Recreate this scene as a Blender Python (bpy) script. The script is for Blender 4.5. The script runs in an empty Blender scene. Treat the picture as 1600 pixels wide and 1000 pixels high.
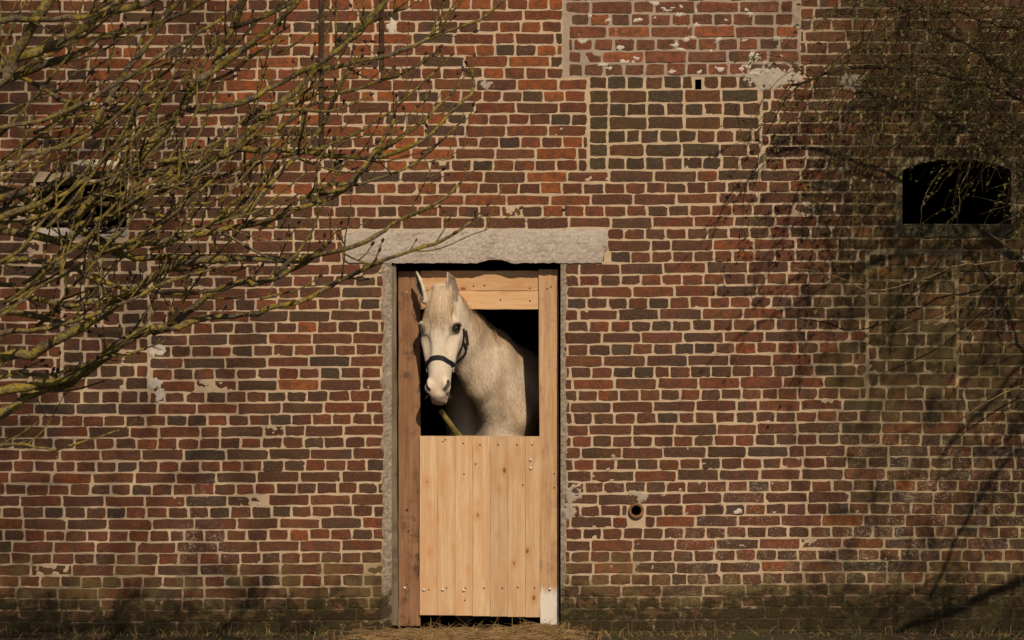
import bpy, math, random
import numpy as np

# ------------------------------------------------------------------ camera, light, exposure
P = 0.0035            # metres per photo pixel on the wall plane (y = 0)
D = 20.0              # camera distance from the wall
ZC = 1.70             # camera height
SUN_EL, SUN_AZ = math.radians(38), math.radians(14)   # azimuth: to the right of the wall's normal
scene = bpy.context.scene
cam_d = bpy.data.cameras.new('camera')
cam = bpy.data.objects.new('camera', cam_d)
scene.collection.objects.link(cam)
cam.location = (0, -D, ZC)
cam.rotation_euler = (math.radians(90), 0, 0)
cam_d.sensor_width = 36
cam_d.lens = 36 * D / (1600 * P)
cam_d.clip_end = 2000
cam_d.dof.use_dof = True
cam_d.dof.focus_distance = D - 0.1
cam_d.dof.aperture_fstop = 9.0
scene.camera = cam

world = bpy.data.worlds.new('World')
scene.world = world
world.use_nodes = True
wn = world.node_tree.nodes
sky = wn.new('ShaderNodeTexSky')
sky.sky_type = 'NISHITA'
sky.sun_disc = False
sky.sun_elevation = SUN_EL
sky.sun_rotation = math.pi - SUN_AZ
wn['Background'].inputs['Strength'].default_value = 0.05
world.node_tree.links.new(sky.outputs[0], wn['Background'].inputs[0])

sun_d = bpy.data.lights.new('sun', 'SUN')
sun_d.energy = 4.2
sun_d.angle = math.radians(0.53)
sun_d.color = (1.0, 0.82, 0.60)
sun = bpy.data.objects.new('sun', sun_d)
scene.collection.objects.link(sun)
from mathutils import Vector
SUN_DIR = Vector((math.sin(SUN_AZ) * math.cos(SUN_EL), -math.cos(SUN_AZ) * math.cos(SUN_EL), math.sin(SUN_EL)))
sun.rotation_euler = SUN_DIR.to_track_quat('Z', 'Y').to_euler()
sun.location = SUN_DIR * 30

scene.view_settings.view_transform = 'Standard'
scene.view_settings.look = 'None'
scene.view_settings.gamma = 1.0
scene.view_settings.use_curve_mapping = False
scene.view_settings.exposure = -0.33
scene.render.engine = 'CYCLES'
scene.cycles.max_bounces = 6

COL = scene.collection
R = random.Random(7)
NR = np.random.default_rng(11)


# ------------------------------------------------------------------ helpers
def W(px, py, y=0.0):
    """photo pixel of the 1600x1000 plan at depth y -> world point"""
    k = P * (D + y) / D
    return np.array([(px - 800) * k, y, ZC - (py - 500) * k])


def mesh_obj(name, verts, faces, mat=None, parent=None, loc=(0, 0, 0), smooth=False, col=None):
    me = bpy.data.meshes.new(name)
    if isinstance(faces, np.ndarray):
        v = np.asarray(verts, np.float32)
        n, k = faces.shape
        me.vertices.add(len(v)); me.vertices.foreach_set('co', v.ravel())
        me.loops.add(n * k); me.loops.foreach_set('vertex_index', faces.astype(np.int32).ravel())
        me.polygons.add(n)
        me.polygons.foreach_set('loop_start', np.arange(0, n * k, k, dtype=np.int32))
        me.update(calc_edges=True)
    else:
        me.from_pydata([tuple(map(float, q)) for q in verts], [], faces)
        me.update()
    if smooth:
        me.polygons.foreach_set('use_smooth', np.ones(len(me.polygons), bool))
    if col is not None:
        a = me.color_attributes.new('Col', 'FLOAT_COLOR', 'POINT')
        c = np.ones((len(me.vertices), 4), np.float32)
        c[:, :np.shape(col)[-1]] = col
        a.data.foreach_set('color', c.ravel())
    if mat:
        me.materials.append(mat)
    o = bpy.data.objects.new(name, me)
    COL.objects.link(o)
    o.location = loc
    if parent:
        o.parent = parent
    return o


def thing(name, label, cat, loc=(0, 0, 0), group=None):
    o = bpy.data.objects.new(name, None)
    o.empty_display_size = 0.1
    COL.objects.link(o)
    o.location = tuple(map(float, loc))
    return tag(o, label, cat, group, 'thing')


def tag(o, label, cat=None, group=None, kind=None):
    if label: o['label'] = label
    if cat: o['category'] = cat
    if group: o['group'] = group
    if kind: o['kind'] = kind
    return o


class MB:
    """collects pieces of one mesh"""
    def __init__(s): s.v = []; s.f = []
    def add(s, v, f):
        n = len(s.v); s.v.extend(v); s.f.extend([[i + n for i in q] for q in f])
    def box(s, x0, x1, y0, y1, z0, z1):
        s.add([(x, y, z) for z in (z0, z1) for y in (y0, y1) for x in (x0, x1)],
              [[0, 2, 3, 1], [4, 5, 7, 6], [0, 1, 5, 4], [2, 6, 7, 3], [0, 4, 6, 2], [1, 3, 7, 5]])
    def build(s, name, mat, parent=None, loc=(0, 0, 0), smooth=False):
        v = [(a - loc[0], b - loc[1], c - loc[2]) for a, b, c in s.v] if any(loc) else s.v
        return mesh_obj(name, v, s.f, mat, parent, loc, smooth)


def tube(mb, pts, rad, n=6, wob=0.0, rnd=R):
    pts = np.asarray(pts, float)
    t = np.gradient(pts, axis=0)
    t /= np.linalg.norm(t, axis=1)[:, None] + 1e-9
    up = np.array([0.13, 1.0, 0.07])
    base = len(mb.v)
    for i in range(len(pts)):
        a = np.cross(t[i], up); a /= np.linalg.norm(a) + 1e-9
        b = np.cross(t[i], a)
        for k in range(n):
            th = 2 * math.pi * k / n
            r = rad[i] * (1 + wob * (rnd.random() - .5))
            mb.v.append(tuple(pts[i] + r * (math.cos(th) * a + math.sin(th) * b)))
    for i in range(len(pts) - 1):
        for k in range(n):
            p, q = base + i * n + k, base + i * n + (k + 1) % n
            mb.f.append([p, q, q + n, p + n])
    mb.f.append([base + k for k in range(n)][::-1])
    e = base + (len(pts) - 1) * n
    mb.f.append([e + k for k in range(n)])


def spline(pts, step):
    pts = np.asarray(pts, float)
    out = []
    q = np.vstack([2 * pts[0] - pts[1], pts, 2 * pts[-1] - pts[-2]])
    for i in range(1, len(q) - 2):
        n = max(2, int(np.linalg.norm(q[i + 1] - q[i]) / step))
        for j in range(n):
            u = j / n
            out.append(0.5 * (2 * q[i] + (q[i + 1] - q[i - 1]) * u + (2 * q[i - 1] - 5 * q[i] + 4 * q[i + 1] - q[i + 2]) * u * u
                              + (-q[i - 1] + 3 * q[i] - 3 * q[i + 1] + q[i + 2]) * u ** 3))
    out.append(pts[-1])
    return np.array(out)


def vnoise(x, y, seed=0):
    """smooth value noise, about -1..1"""
    g = np.random.default_rng(seed).uniform(-1, 1, (256, 256))
    xi, yi = np.floor(x).astype(int), np.floor(y).astype(int)
    fx, fy = x - xi, y - yi
    fx, fy = fx * fx * (3 - 2 * fx), fy * fy * (3 - 2 * fy)
    a, b = g[yi % 256, xi % 256], g[yi % 256, (xi + 1) % 256]
    c, d = g[(yi + 1) % 256, xi % 256], g[(yi + 1) % 256, (xi + 1) % 256]
    return (a * (1 - fx) + b * fx) * (1 - fy) + (c * (1 - fx) + d * fx) * fy


def fbm(x, y, seed=0, o=3):
    return sum(vnoise(x * 2 ** i, y * 2 ** i, seed + i) / 2 ** i for i in range(o)) / 1.6


# ------------------------------------------------------------------ materials
class NT:
    def __init__(s, name):
        s.m = bpy.data.materials.new(name); s.m.use_nodes = True
        s.t = s.m.node_tree; s.b = s.t.nodes['Principled BSDF']
    def n(s, typ, **k):
        o = s.t.nodes.new('ShaderNode' + typ)
        for a, b in k.items(): setattr(o, a, b)
        return o
    def put(s, sock, v):
        if isinstance(v, bpy.types.NodeSocket): s.t.links.new(v, sock)
        elif isinstance(v, (tuple, list)) and len(v) == 3 and len(sock.default_value) == 4: sock.default_value = (*v, 1)
        else: sock.default_value = v
    def noise(s, vec, scale, detail=4, rough=0.6, dist=0.0):
        o = s.n('TexNoise'); s.put(o.inputs['Vector'], vec)
        o.inputs['Scale'].default_value = scale; o.inputs['Detail'].default_value = detail
        o.inputs['Roughness'].default_value = rough; o.inputs['Distortion'].default_value = dist
        return o.outputs['Fac']
    def voro(s, vec, scale, feature='F1'):
        o = s.n('TexVoronoi', feature=feature); s.put(o.inputs['Vector'], vec); o.inputs['Scale'].default_value = scale
        return o
    def rng(s, v, a, b, c=0.0, d=1.0):
        o = s.n('MapRange', interpolation_type='SMOOTHSTEP'); s.put(o.inputs[0], v)
        for i, q in enumerate((a, b, c, d)): o.inputs[i + 1].default_value = q
        return o.outputs[0]
    def math(s, op, a, b=0.0, clamp=False):
        o = s.n('Math', operation=op, use_clamp=clamp); s.put(o.inputs[0], a); s.put(o.inputs[1], b)
        return o.outputs[0]
    def mix(s, f, a, b, mode='MIX'):
        o = s.n('Mix', data_type='RGBA', blend_type=mode); s.put(o.inputs[0], f); s.put(o.inputs[6], a); s.put(o.inputs[7], b)
        return o.outputs[2]
    def scale(s, vec, sc):
        o = s.n('VectorMath', operation='MULTIPLY'); s.put(o.inputs[0], vec); o.inputs[1].default_value = sc
        return o.outputs[0]
    def pos(s): return s.n('NewGeometry').outputs['Position']
    def obj(s): return s.n('TexCoord').outputs['Object']
    def rand(s): return s.n('ObjectInfo').outputs['Random']
    def xyz(s, vec):
        o = s.n('SeparateXYZ'); s.put(o.inputs[0], vec); return o.outputs
    def bump(s, h, strength, dist):
        o = s.n('Bump'); s.put(o.inputs['Height'], h); o.inputs['Strength'].default_value = strength
        o.inputs['Distance'].default_value = dist
        s.put(s.b.inputs['Normal'], o.outputs[0])
    def done(s, color, rough=0.85, spec=0.3):
        s.put(s.b.inputs['Base Color'], color); s.put(s.b.inputs['Roughness'], rough)
        s.b.inputs['Specular IOR Level'].default_value = spec
        return s.m


def weather(n, c):
    """moss, algae and lime on the old wall, by place on the wall"""
    p = n.pos(); x, y, z = n.xyz(p)
    big = n.noise(p, 1.6, 3); mid = n.noise(p, 7, 5, 0.65); fin = n.noise(p, 42, 4, 0.7)
    # lime bloom and specks
    reg = n.rng(n.math('ADD', big, n.math('MULTIPLY', n.rng(x, 0.2, 1.2), 0.12)), 0.50, 0.68)
    low = n.rng(z, 1.35, 0.8)
    fl2 = n.noise(p, 110, 3, 0.75)
    spk = n.rng(n.math('ADD', fl2, n.math('MULTIPLY', mid, 0.55)), 0.84, 0.95)
    c = n.mix(n.math('MULTIPLY', n.math('MULTIPLY', spk, reg), n.math('ADD', n.math('MULTIPLY', low, 0.75), 0.12)), c, (0.42, 0.35, 0.27))
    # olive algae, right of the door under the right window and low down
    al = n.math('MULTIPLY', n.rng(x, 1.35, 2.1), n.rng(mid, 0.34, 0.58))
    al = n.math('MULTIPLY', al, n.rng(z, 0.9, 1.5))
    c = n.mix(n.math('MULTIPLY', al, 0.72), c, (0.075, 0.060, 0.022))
    yl = n.math('MULTIPLY', n.rng(n.math('ADD', z, n.math('MULTIPLY', big, 0.45)), 0.72, 0.50), n.rng(mid, 0.44, 0.58))
    c = n.mix(n.math('MULTIPLY', yl, 0.55), c, (0.17, 0.125, 0.045))
    # damp foot: brown-olive film over brick and joint, then black moss in sharp patches
    hz = n.math('SUBTRACT', z, n.math('MULTIPLY', n.rng(x, 0.0, 1.6), 0.07))
    fm = n.rng(n.math('ADD', hz, n.math('ADD', n.math('MULTIPLY', mid, 0.22), n.math('ADD', n.math('MULTIPLY', fin, 0.16), n.math('MULTIPLY', big, 0.3)))), 0.62, 0.46)
    c = n.mix(n.math('MULTIPLY', fm, 0.62), c, n.mix(n.rng(mid, 0.4, 0.62), (0.115, 0.070, 0.034), (0.075, 0.062, 0.022)))
    pt = n.noise(n.scale(p, (1, 1, 1.5)), 11, 6, 0.72)
    bm = n.math('ADD', n.math('MULTIPLY', hz, 0.55), n.math('ADD', pt, n.math('MULTIPLY', big, 0.25)))
    bm = n.math('MULTIPLY', n.rng(bm, 0.76, 0.69), n.rng(n.math('ADD', hz, n.math('ADD', n.math('MULTIPLY', mid, 0.26), n.math('MULTIPLY', big, 0.40))), 0.62, 0.46))
    c = n.mix(n.math('MULTIPLY', bm, 0.78), c, n.mix(n.rng(fl2, 0.4, 0.7), (0.012, 0.0105, 0.006), (0.05, 0.042, 0.015)))
    return c, mid, fin


def m_brick():
    n = NT('old_brick')
    at = n.n('Attribute', attribute_name='Col')
    a = at.outputs['Color']; edge = at.outputs['Alpha']
    p = n.pos()
    v = n.noise(p, 24, 5, 0.65); w = n.noise(n.scale(p, (1, 1, 2.2)), 80, 4, 0.7); u = n.noise(p, 150, 3, 0.7)
    c = n.mix(n.rng(v, 0.36, 0.66), a, n.mix(0.65, a, (0.060, 0.045, 0.034)))
    c = n.mix(n.rng(w, 0.55, 0.75, 0, 0.4), c, n.mix(0.5, a, (0.34, 0.15, 0.08)))
    c = n.mix(n.rng(w, 0.42, 0.30, 0, 0.5), c, (0.03, 0.022, 0.018))
    c = n.mix(n.rng(u, 0.53, 0.68, 0, 0.5), c, n.mix(0.5, a, (0.40, 0.25, 0.16)))
    c = n.mix(n.rng(u, 0.42, 0.30, 0, 0.6), c, (0.035, 0.024, 0.018))
    # mortar smeared over the worn arrises
    em = n.math('ADD', edge, n.math('ADD', n.math('MULTIPLY', n.math('SUBTRACT', w, 0.5), 1.0), n.math('MULTIPLY', n.math('SUBTRACT', v, 0.5), 1.3)))
    c = n.mix(n.rng(em, 0.98, 1.3, 0, 0.55), c, (0.40, 0.28, 0.18))
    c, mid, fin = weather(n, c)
    n.bump(n.math('ADD', w, n.math('MULTIPLY', v, 0.6)), 0.7, 0.008)
    return n.done(c, 0.9, 0.2)


def m_mortar():
    n = NT('lime_mortar')
    a = n.n('Attribute', attribute_name='Col').outputs['Color']
    p = n.pos()
    v = n.noise(p, 9, 5, 0.6); w = n.noise(p, 130, 3, 0.7)
    c = n.mix(n.rng(v, 0.3, 0.75, 0, 0.45), a, n.mix(0.5, a, (0.16, 0.11, 0.07)))
    c = n.mix(n.rng(w, 0.5, 0.8, 0, 0.4), c, n.mix(0.5, a, (0.2, 0.14, 0.1)))
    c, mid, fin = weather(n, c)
    n.bump(w, 0.5, 0.004)
    return n.done(c, 0.95, 0.1)


def m_wood(name, light, dark, knot=(0.16, 0.07, 0.025), grain=1.0, blot=0.5, axis='z', dirt=0.0, knots=1.0, lime=False):
    n = NT(name)
    o = n.obj(); r = n.rand()
    off = n.n('CombineXYZ'); n.put(off.inputs[0], n.math('MULTIPLY', r, 9.0)); n.put(off.inputs[2], n.math('MULTIPLY', r, 17.0))
    vm = n.n('VectorMath', operation='ADD'); n.put(vm.inputs[0], o); n.put(vm.inputs[1], off.outputs[0]); q = vm.outputs[0]
    s1 = (30, 30, 1.6) if axis == 'z' else (1.6, 30, 30)
    s2 = (15, 15, 8.5) if axis == 'z' else (8.5, 15, 15)
    g = n.noise(n.scale(q, s1), 1.6, 6, 0.62, 0.6)
    g2 = n.noise(n.scale(q, s1), 7.0, 3, 0.6, 0.3)
    b = n.noise(n.scale(q, (3, 3, 1.2) if axis == 'z' else (1.2, 3, 3)), 2.2, 3)
    c = n.mix(n.rng(n.math('ADD', g, n.math('MULTIPLY', g2, 0.4 * grain)), 0.48, 0.92), light, dark)
    c = n.mix(n.rng(b, 0.42, 0.75, 0, blot), c, (dark[0] * 0.95, dark[1] * 0.8, dark[2] * 0.62))
    vo = n.voro(n.scale(q, s2), 0.9)
    kd = n.math('ADD', vo.outputs['Distance'], n.math('MULTIPLY', g, 0.12))
    kk = n.rng(n.xyz(vo.outputs['Color'])[0], 0.36, 0.42)
    c = n.mix(n.math('MULTIPLY', n.math('MULTIPLY', n.rng(kd, 0.5, 0.16), kk), 0.6 * knots), c, (dark[0] * 0.95, dark[1] * 0.75, dark[2] * 0.55))
    c = n.mix(n.math('MULTIPLY', n.math('MULTIPLY', n.rng(kd, 0.205, 0.13), kk), 0.85 * knots), c, knot)
    if dirt:
        d = n.noise(q, 9, 5, 0.7)
        c = n.mix(n.rng(d, 0.5, 0.72, 0, dirt), c, (0.03, 0.02, 0.014))
    if lime:      # brushed with whitewash at the foot
        pz = n.xyz(n.pos())[2]
        lm = n.rng(n.math('ADD', pz, n.math('MULTIPLY', n.noise(n.scale(q, (60, 60, 8)), 1.0, 4), 0.10)), 0.29, 0.235)
        c = n.mix(n.math('MULTIPLY', lm, 0.9), c, n.mix(n.rng(d, 0.5, 0.7, 0, 0.5), (0.78, 0.73, 0.66), (0.45, 0.38, 0.30)))
    tone = n.math('ADD', n.math('MULTIPLY', r, 0.2), 0.9)
    c = n.mix(1.0, c, tone, 'MULTIPLY')
    n.bump(n.math('ADD', g, g2), 0.25, 0.002)
    return n.done(c, 0.7, 0.3)


def m_noisy(name, c1, c2, scale=20, rough=0.9, bump=0.4, dist=0.004, spec=0.2, c3=None, s3=4, metal=0.0, aniso=None):
    n = NT(name); p = n.pos()
    if aniso: p = n.scale(p, aniso)
    v = n.noise(p, scale, 5, 0.65)
    c = n.mix(n.rng(v, 0.35, 0.68), c1, c2)
    if c3:
        c = n.mix(n.rng(n.noise(p, s3, 4, 0.6), 0.48, 0.62), c, c3)
    n.bump(v, bump, dist)
    n.b.inputs['Metallic'].default_value = metal
    return n.done(c, rough, spec)


M = dict(
    brick=m_brick(), mortar=m_mortar(),
    pine=m_wood('new_pine_boards', (0.74, 0.53, 0.34), (0.60, 0.37, 0.20), blot=0.55, grain=1.2),
    pine_h=m_wood('new_pine_rail', (0.70, 0.47, 0.27), (0.57, 0.33, 0.16), axis='x'),
    post=m_wood('pine_post', (0.62, 0.41, 0.24), (0.46, 0.26, 0.13), dirt=0.3, blot=0.5, lime=True),
    old=m_wood('old_brown_board', (0.34, 0.185, 0.10), (0.21, 0.105, 0.052), dirt=0.8, knots=0.5),
    grey=m_wood('weathered_grey_wood', (0.26, 0.22, 0.17), (0.15, 0.12, 0.085), dirt=0.5, knots=0.3),
    white=m_noisy('white_paint', (0.72, 0.68, 0.62), (0.5, 0.46, 0.4), 30, 0.7),
    stone=None,
    iron=m_noisy('rusted_iron', (0.035, 0.022, 0.016), (0.08, 0.04, 0.022), 40, 0.8, 0.5, 0.003),
    steel=m_noisy('zinc_bolt', (0.62, 0.6, 0.56), (0.5, 0.48, 0.45), 60, 0.35, 0.1, 0.001, 0.5, metal=0.6),
    rustnail=m_noisy('rusty_nail', (0.045, 0.025, 0.015), (0.09, 0.04, 0.02), 90, 0.8),
    terra=m_noisy('terracotta', (0.42, 0.17, 0.07), (0.30, 0.11, 0.045), 40, 0.8, c3=(0.2, 0.1, 0.05)),
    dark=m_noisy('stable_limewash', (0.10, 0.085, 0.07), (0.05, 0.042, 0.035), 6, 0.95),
    soil=m_noisy('bare_soil', (0.085, 0.06, 0.036), (0.05, 0.034, 0.02), 14, 0.95, 0.8, 0.02, c3=(0.055, 0.055, 0.022), s3=2.2),
    strap=m_noisy('navy_webbing', (0.012, 0.013, 0.018), (0.022, 0.022, 0.03), 200, 0.6, 0.3, 0.001),
    leather=m_noisy('brown_leather', (0.10, 0.06, 0.035), (0.06, 0.035, 0.02), 80, 0.55),
    stick=m_noisy('mossy_stick', (0.20, 0.15, 0.05), (0.10, 0.075, 0.035), 35, 0.9, c3=(0.26, 0.22, 0.06), s3=18),
)


def m_stone():
    n = NT('rough_concrete'); p = n.pos()
    v = n.noise(p, 75, 4, 0.75); w = n.noise(p, 5, 4)
    c = n.mix(n.rng(v, 0.38, 0.66), (0.43, 0.375, 0.325), (0.60, 0.53, 0.465))
    c = n.mix(n.rng(w, 0.45, 0.7, 0, 0.5), c, (0.36, 0.29, 0.22))
    z = n.xyz(p)[2]
    st = n.math('MULTIPLY', n.rng(n.noise(n.scale(p, (1, 1, 3.2)), 16, 4), 0.56, 0.66), 0.5)
    c = n.mix(st, c, (0.22, 0.14, 0.085))
    n.bump(v, 0.45, 0.006)
    return n.done(c, 0.95, 0.15)
M['stone'] = m_stone()
M['shaded_mossy_stone'] = m_noisy('shaded_mossy_stone', (0.10, 0.085, 0.055), (0.055, 0.048, 0.025), 30, 0.95, 0.8, 0.01, c3=(0.04, 0.036, 0.016), s3=9)  # moss on stone, with the sill's shade put into the darker colour


def m_bark(name, bark, bark2, lich, amount):
    n = NT(name); p = n.pos()
    v = n.noise(p, 75, 4, 0.7); w = n.noise(p, 13, 6, 0.75); u = n.noise(p, 60, 3)
    c = n.mix(n.rng(v, 0.35, 0.65), bark, bark2)
    c = n.mix(n.math('MULTIPLY', n.rng(w, amount, amount + 0.13), n.rng(u, 0.36, 0.55)), c, n.mix(v, lich, tuple(q * 0.55 for q in lich)))
    n.bump(v, 1.0, 0.012)
    return n.done(c, 0.92, 0.15)
M['bark'] = m_bark('lichened_bark', (0.22, 0.17, 0.11), (0.08, 0.06, 0.04), (0.42, 0.32, 0.05), 0.43)
M['twig'] = m_bark('twig_bark', (0.19, 0.14, 0.075), (0.07, 0.052, 0.032), (0.35, 0.27, 0.055), 0.42)
M['runner'] = m_noisy('pale_dry_stem', (0.30, 0.21, 0.11), (0.20, 0.135, 0.07), 40, 0.85)
M['vine'] = m_bark('dry_twig', (0.13, 0.09, 0.05), (0.05, 0.036, 0.02), (0.11, 0.09, 0.02), 0.5)
M['bud'] = m_noisy('dark_bud', (0.035, 0.014, 0.009), (0.06, 0.024, 0.014), 120, 0.5, 0.2, 0.001, 0.4)
M['leaf'] = m_noisy('small_leaf', (0.14, 0.13, 0.03), (0.07, 0.07, 0.018), 12, 0.7, 0.1, 0.001)
M['straw'] = m_noisy('dry_straw', (0.36, 0.24, 0.11), (0.19, 0.115, 0.05), 15, 0.8, 0.1, 0.001)
M['grass'] = m_noisy('green_grass', (0.10, 0.11, 0.025), (0.06, 0.07, 0.018), 15, 0.8, 0.1, 0.001)

# ------------------------------------------------------------------ ground and stable interior
g = MB()
v = [(-300, -300, 0), (300, -300, 0), (300, 300, 0), (-300, 300, 0)]
gx = np.concatenate([[-300, -60, -20], np.linspace(-7, 7, 141), [20, 60, 300]])
gy = np.concatenate([[-300, -80, -40, -15], np.linspace(-4, 0.6, 60), [4, 20, 300]])
GX, GY = np.meshgrid(gx, gy)
GZ = 0.022 * fbm(GX * 2.3 + 50, GY * 2.3 + 50, 3) * (np.abs(GX) < 8) * (np.abs(GY) < 6) - 0.015
GZ = np.where(GY > 0.05, -0.02, GZ)
nx = len(gx)
idx = np.arange(GX.size).reshape(GX.shape)
gf = np.stack([idx[:-1, :-1], idx[:-1, 1:], idx[1:, 1:], idx[1:, :-1]], -1).reshape(-1, 4)
ground = mesh_obj('ground', np.stack([GX, GY, GZ], -1).reshape(-1, 3), gf, M['soil'], smooth=True)
tag(ground, 'bare brown soil at the foot of the brick wall', None, None, 'structure')

XL, XR = -4.2, 4.2
ZT = 3.3
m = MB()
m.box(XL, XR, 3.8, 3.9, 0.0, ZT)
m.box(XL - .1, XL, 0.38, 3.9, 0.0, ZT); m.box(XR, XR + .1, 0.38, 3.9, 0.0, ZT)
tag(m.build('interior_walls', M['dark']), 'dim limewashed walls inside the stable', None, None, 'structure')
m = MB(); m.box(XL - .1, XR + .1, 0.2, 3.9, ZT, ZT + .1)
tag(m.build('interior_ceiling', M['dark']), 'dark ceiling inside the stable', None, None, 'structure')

# ------------------------------------------------------------------ the brick wall
wall = thing('brick_wall', 'old weathered brick stable wall with pale mortar joints and patched openings', 'wall')
DOOR = (611, 877, 412, 1000)
WINL = (55, 198, 283, 356)
WINR = (1410, 1580, 248, 350)
PIPE = (994, 798, 11.5)
def arch_top(x):
    u = np.clip((np.asarray(x, float) - 1495) / 85, -1, 1)
    return 249 + 29 * (1 - np.sqrt(np.maximum(0, 1 - (u * 0.92) ** 2)))
X0, X1, Y0, Y1 = -420, 2020, -260, 1004


def hole_mask(x, y, grow=0.0):
    g_ = grow
    h = (x > DOOR[0] - g_) & (x < DOOR[1] + g_) & (y > DOOR[2] - g_)
    h |= (x > WINL[0] - g_) & (x < WINL[1] + g_) & (y > WINL[2] - g_) & (y < WINL[3] + g_)
    h |= (x > WINR[0] - g_) & (x < WINR[1] + g_) & (y > arch_top(x) - g_) & (y < WINR[3] + g_)
    h |= (x - PIPE[0]) ** 2 + (y - PIPE[1]) ** 2 < (PIPE[2] + g_) ** 2
    h |= (np.abs(x - 1091) < 5.5 + g_) & (np.abs(y - 132) < 8 + g_)
    return h


# brick layout --------------------------------------------------------------
bricks = []          # cx, cy, w, h, region
def wave(x):         # courses are not dead level
    return 1.6 * math.sin(x / 330 + 0.7) + 0.9 * math.sin(x / 121) - 0.0016 * (x - 800)

EXCL = [(609, 879, 412, 1100), (53, 200, 281, 372), (1402, 1586, 250, 371), (536, 949, 357, 413),
        (880, 1250, -400, 119.5), (918, 1190, 119, 267.5), (1354, 1497, 399, 626), (96, 234, 372, 630),
        (981, 1008, 786, 811)]
def rows_fill(x0, x1, yc, stretcher, h, excl, region, seed, joint=3.7, S=65.2, H=32.4, closer=False, first=None):
    r = random.Random(seed)
    iv = [(x0, x1)]
    for (a, b, c, d) in excl:
        if yc + h * 0.35 > c and yc - h * 0.35 < d:
            nv = []
            for (p, q) in iv:
                if b <= p or a >= q: nv.append((p, q)); continue
                if a - p > 5: nv.append((p, a))
                if q - b > 5: nv.append((b, q))
            iv = nv
    x = x0 + (first if first is not None else -r.random() * S)
    cuts = []
    while x < x1:
        s = stretcher
        if s and r.random() < 0.03: s = False
        wdt = (S if s else H) * (1 + r.gauss(0, 0.028))
        if r.random() < 0.02: wdt *= 0.75
        cuts.append((x, x + wdt)); x += wdt
    for (p, q) in iv:
        for (a, b) in cuts:
            a2, b2 = max(a, p), min(b, q)
            if b2 - a2 < 6.5: continue
            j = joint * (0.8 + 0.5 * r.random())
            wv = wave((a2 + b2) / 2) if region in ('main',) else 0.4 * wave((a2 + b2) / 2)
            bricks.append([(a2 + b2) / 2, yc + wv + r.gauss(0, 0.35), b2 - a2 - j, h * (1 + r.gauss(0, 0.035)), region])

k = 0
for i in range(-24, 15):
    # header courses at 546 + 36 i, stretchers between
    yh = 546 + 36 * i
    off = R.uniform(-3, 3)
    for yc, st in ((yh, False), (yh + 18, True)):
        if yc < Y0 or yc > 1000: continue
        base = X0 - 30
        rows_fill(X0, X1, yc, st, 14.5, EXCL, 'main', 1000 + k, first=-(R.random() * (65 if st else 32)))
        k += 1
PX = [(880, 1250)]
for i in range(-19, 1):
    yc = 108.5 + 19.4 * i
    if yc > Y0: rows_fill(882 + (6 if yc > 20 else 0), 1249, yc, i % 2 != 0, 15.2, [(1240, 1250, 0, 40)], 'top', 3000 + i, joint=4.6)
for i in range(7):
    rows_fill(920, 1189, 129 + 21.1 * i, i % 2 == 1, 17.0, [(1083, 1099, 122, 141)], 'mid', 4000 + i, joint=4.4, S=59, H=29.5, first=0 if i % 2 == 0 else -28)
for i in range(11):
    rows_fill(1356, 1496, 407.5 + 20.8 * i, i % 2 == 1, 16.9, [], 'right', 5000 + i, joint=4.2, S=60, H=29.5, first=0 if i % 2 == 0 else -42)
for i in range(12):
    rows_fill(98, 232.5, 394 + 20.45 * i, i % 2 == 0, 16.3, [], 'left', 6000 + i, joint=4.4, S=60, H=29.5, first=0 if i % 2 else -24)

# lime patches that cover bricks: cx, cy, rx, ry, colour
LIME = [(247, 548, 13, 9, 0), (243, 600, 11, 9, 0), (250, 616, 7, 13, 0), (91, 581, 5, 9, 0), (761, 132, 10, 7, 1),
        (150, 255, 36, 5, 0), (40, 328, 11, 18, 0), (1205, 122, 42, 15, 2), (1330, 128, 20, 10, 2), (996, 776, 14, 8, 3),
        (1178, 88, 9, 6, 0), (612, 42, 8, 10, 0), (895, 772, 12, 11, 3), (890, 798, 9, 12, 3), (1153, 799, 6, 5, 0), (130, 364, 60, 8, 2)]
for _ in range(48):
    x_ = R.uniform(900, 1240); y_ = R.uniform(2, 118)
    LIME.append((x_, y_, R.uniform(2, 7), R.uniform(1.5, 4), 0))
for _ in range(34):
    x_ = R.gauss(1000, 130); y_ = R.uniform(680, 900)
    if x_ > 895: LIME.append((x_, y_, R.uniform(1.5, 4), R.uniform(1, 2.6), 3))


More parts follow.
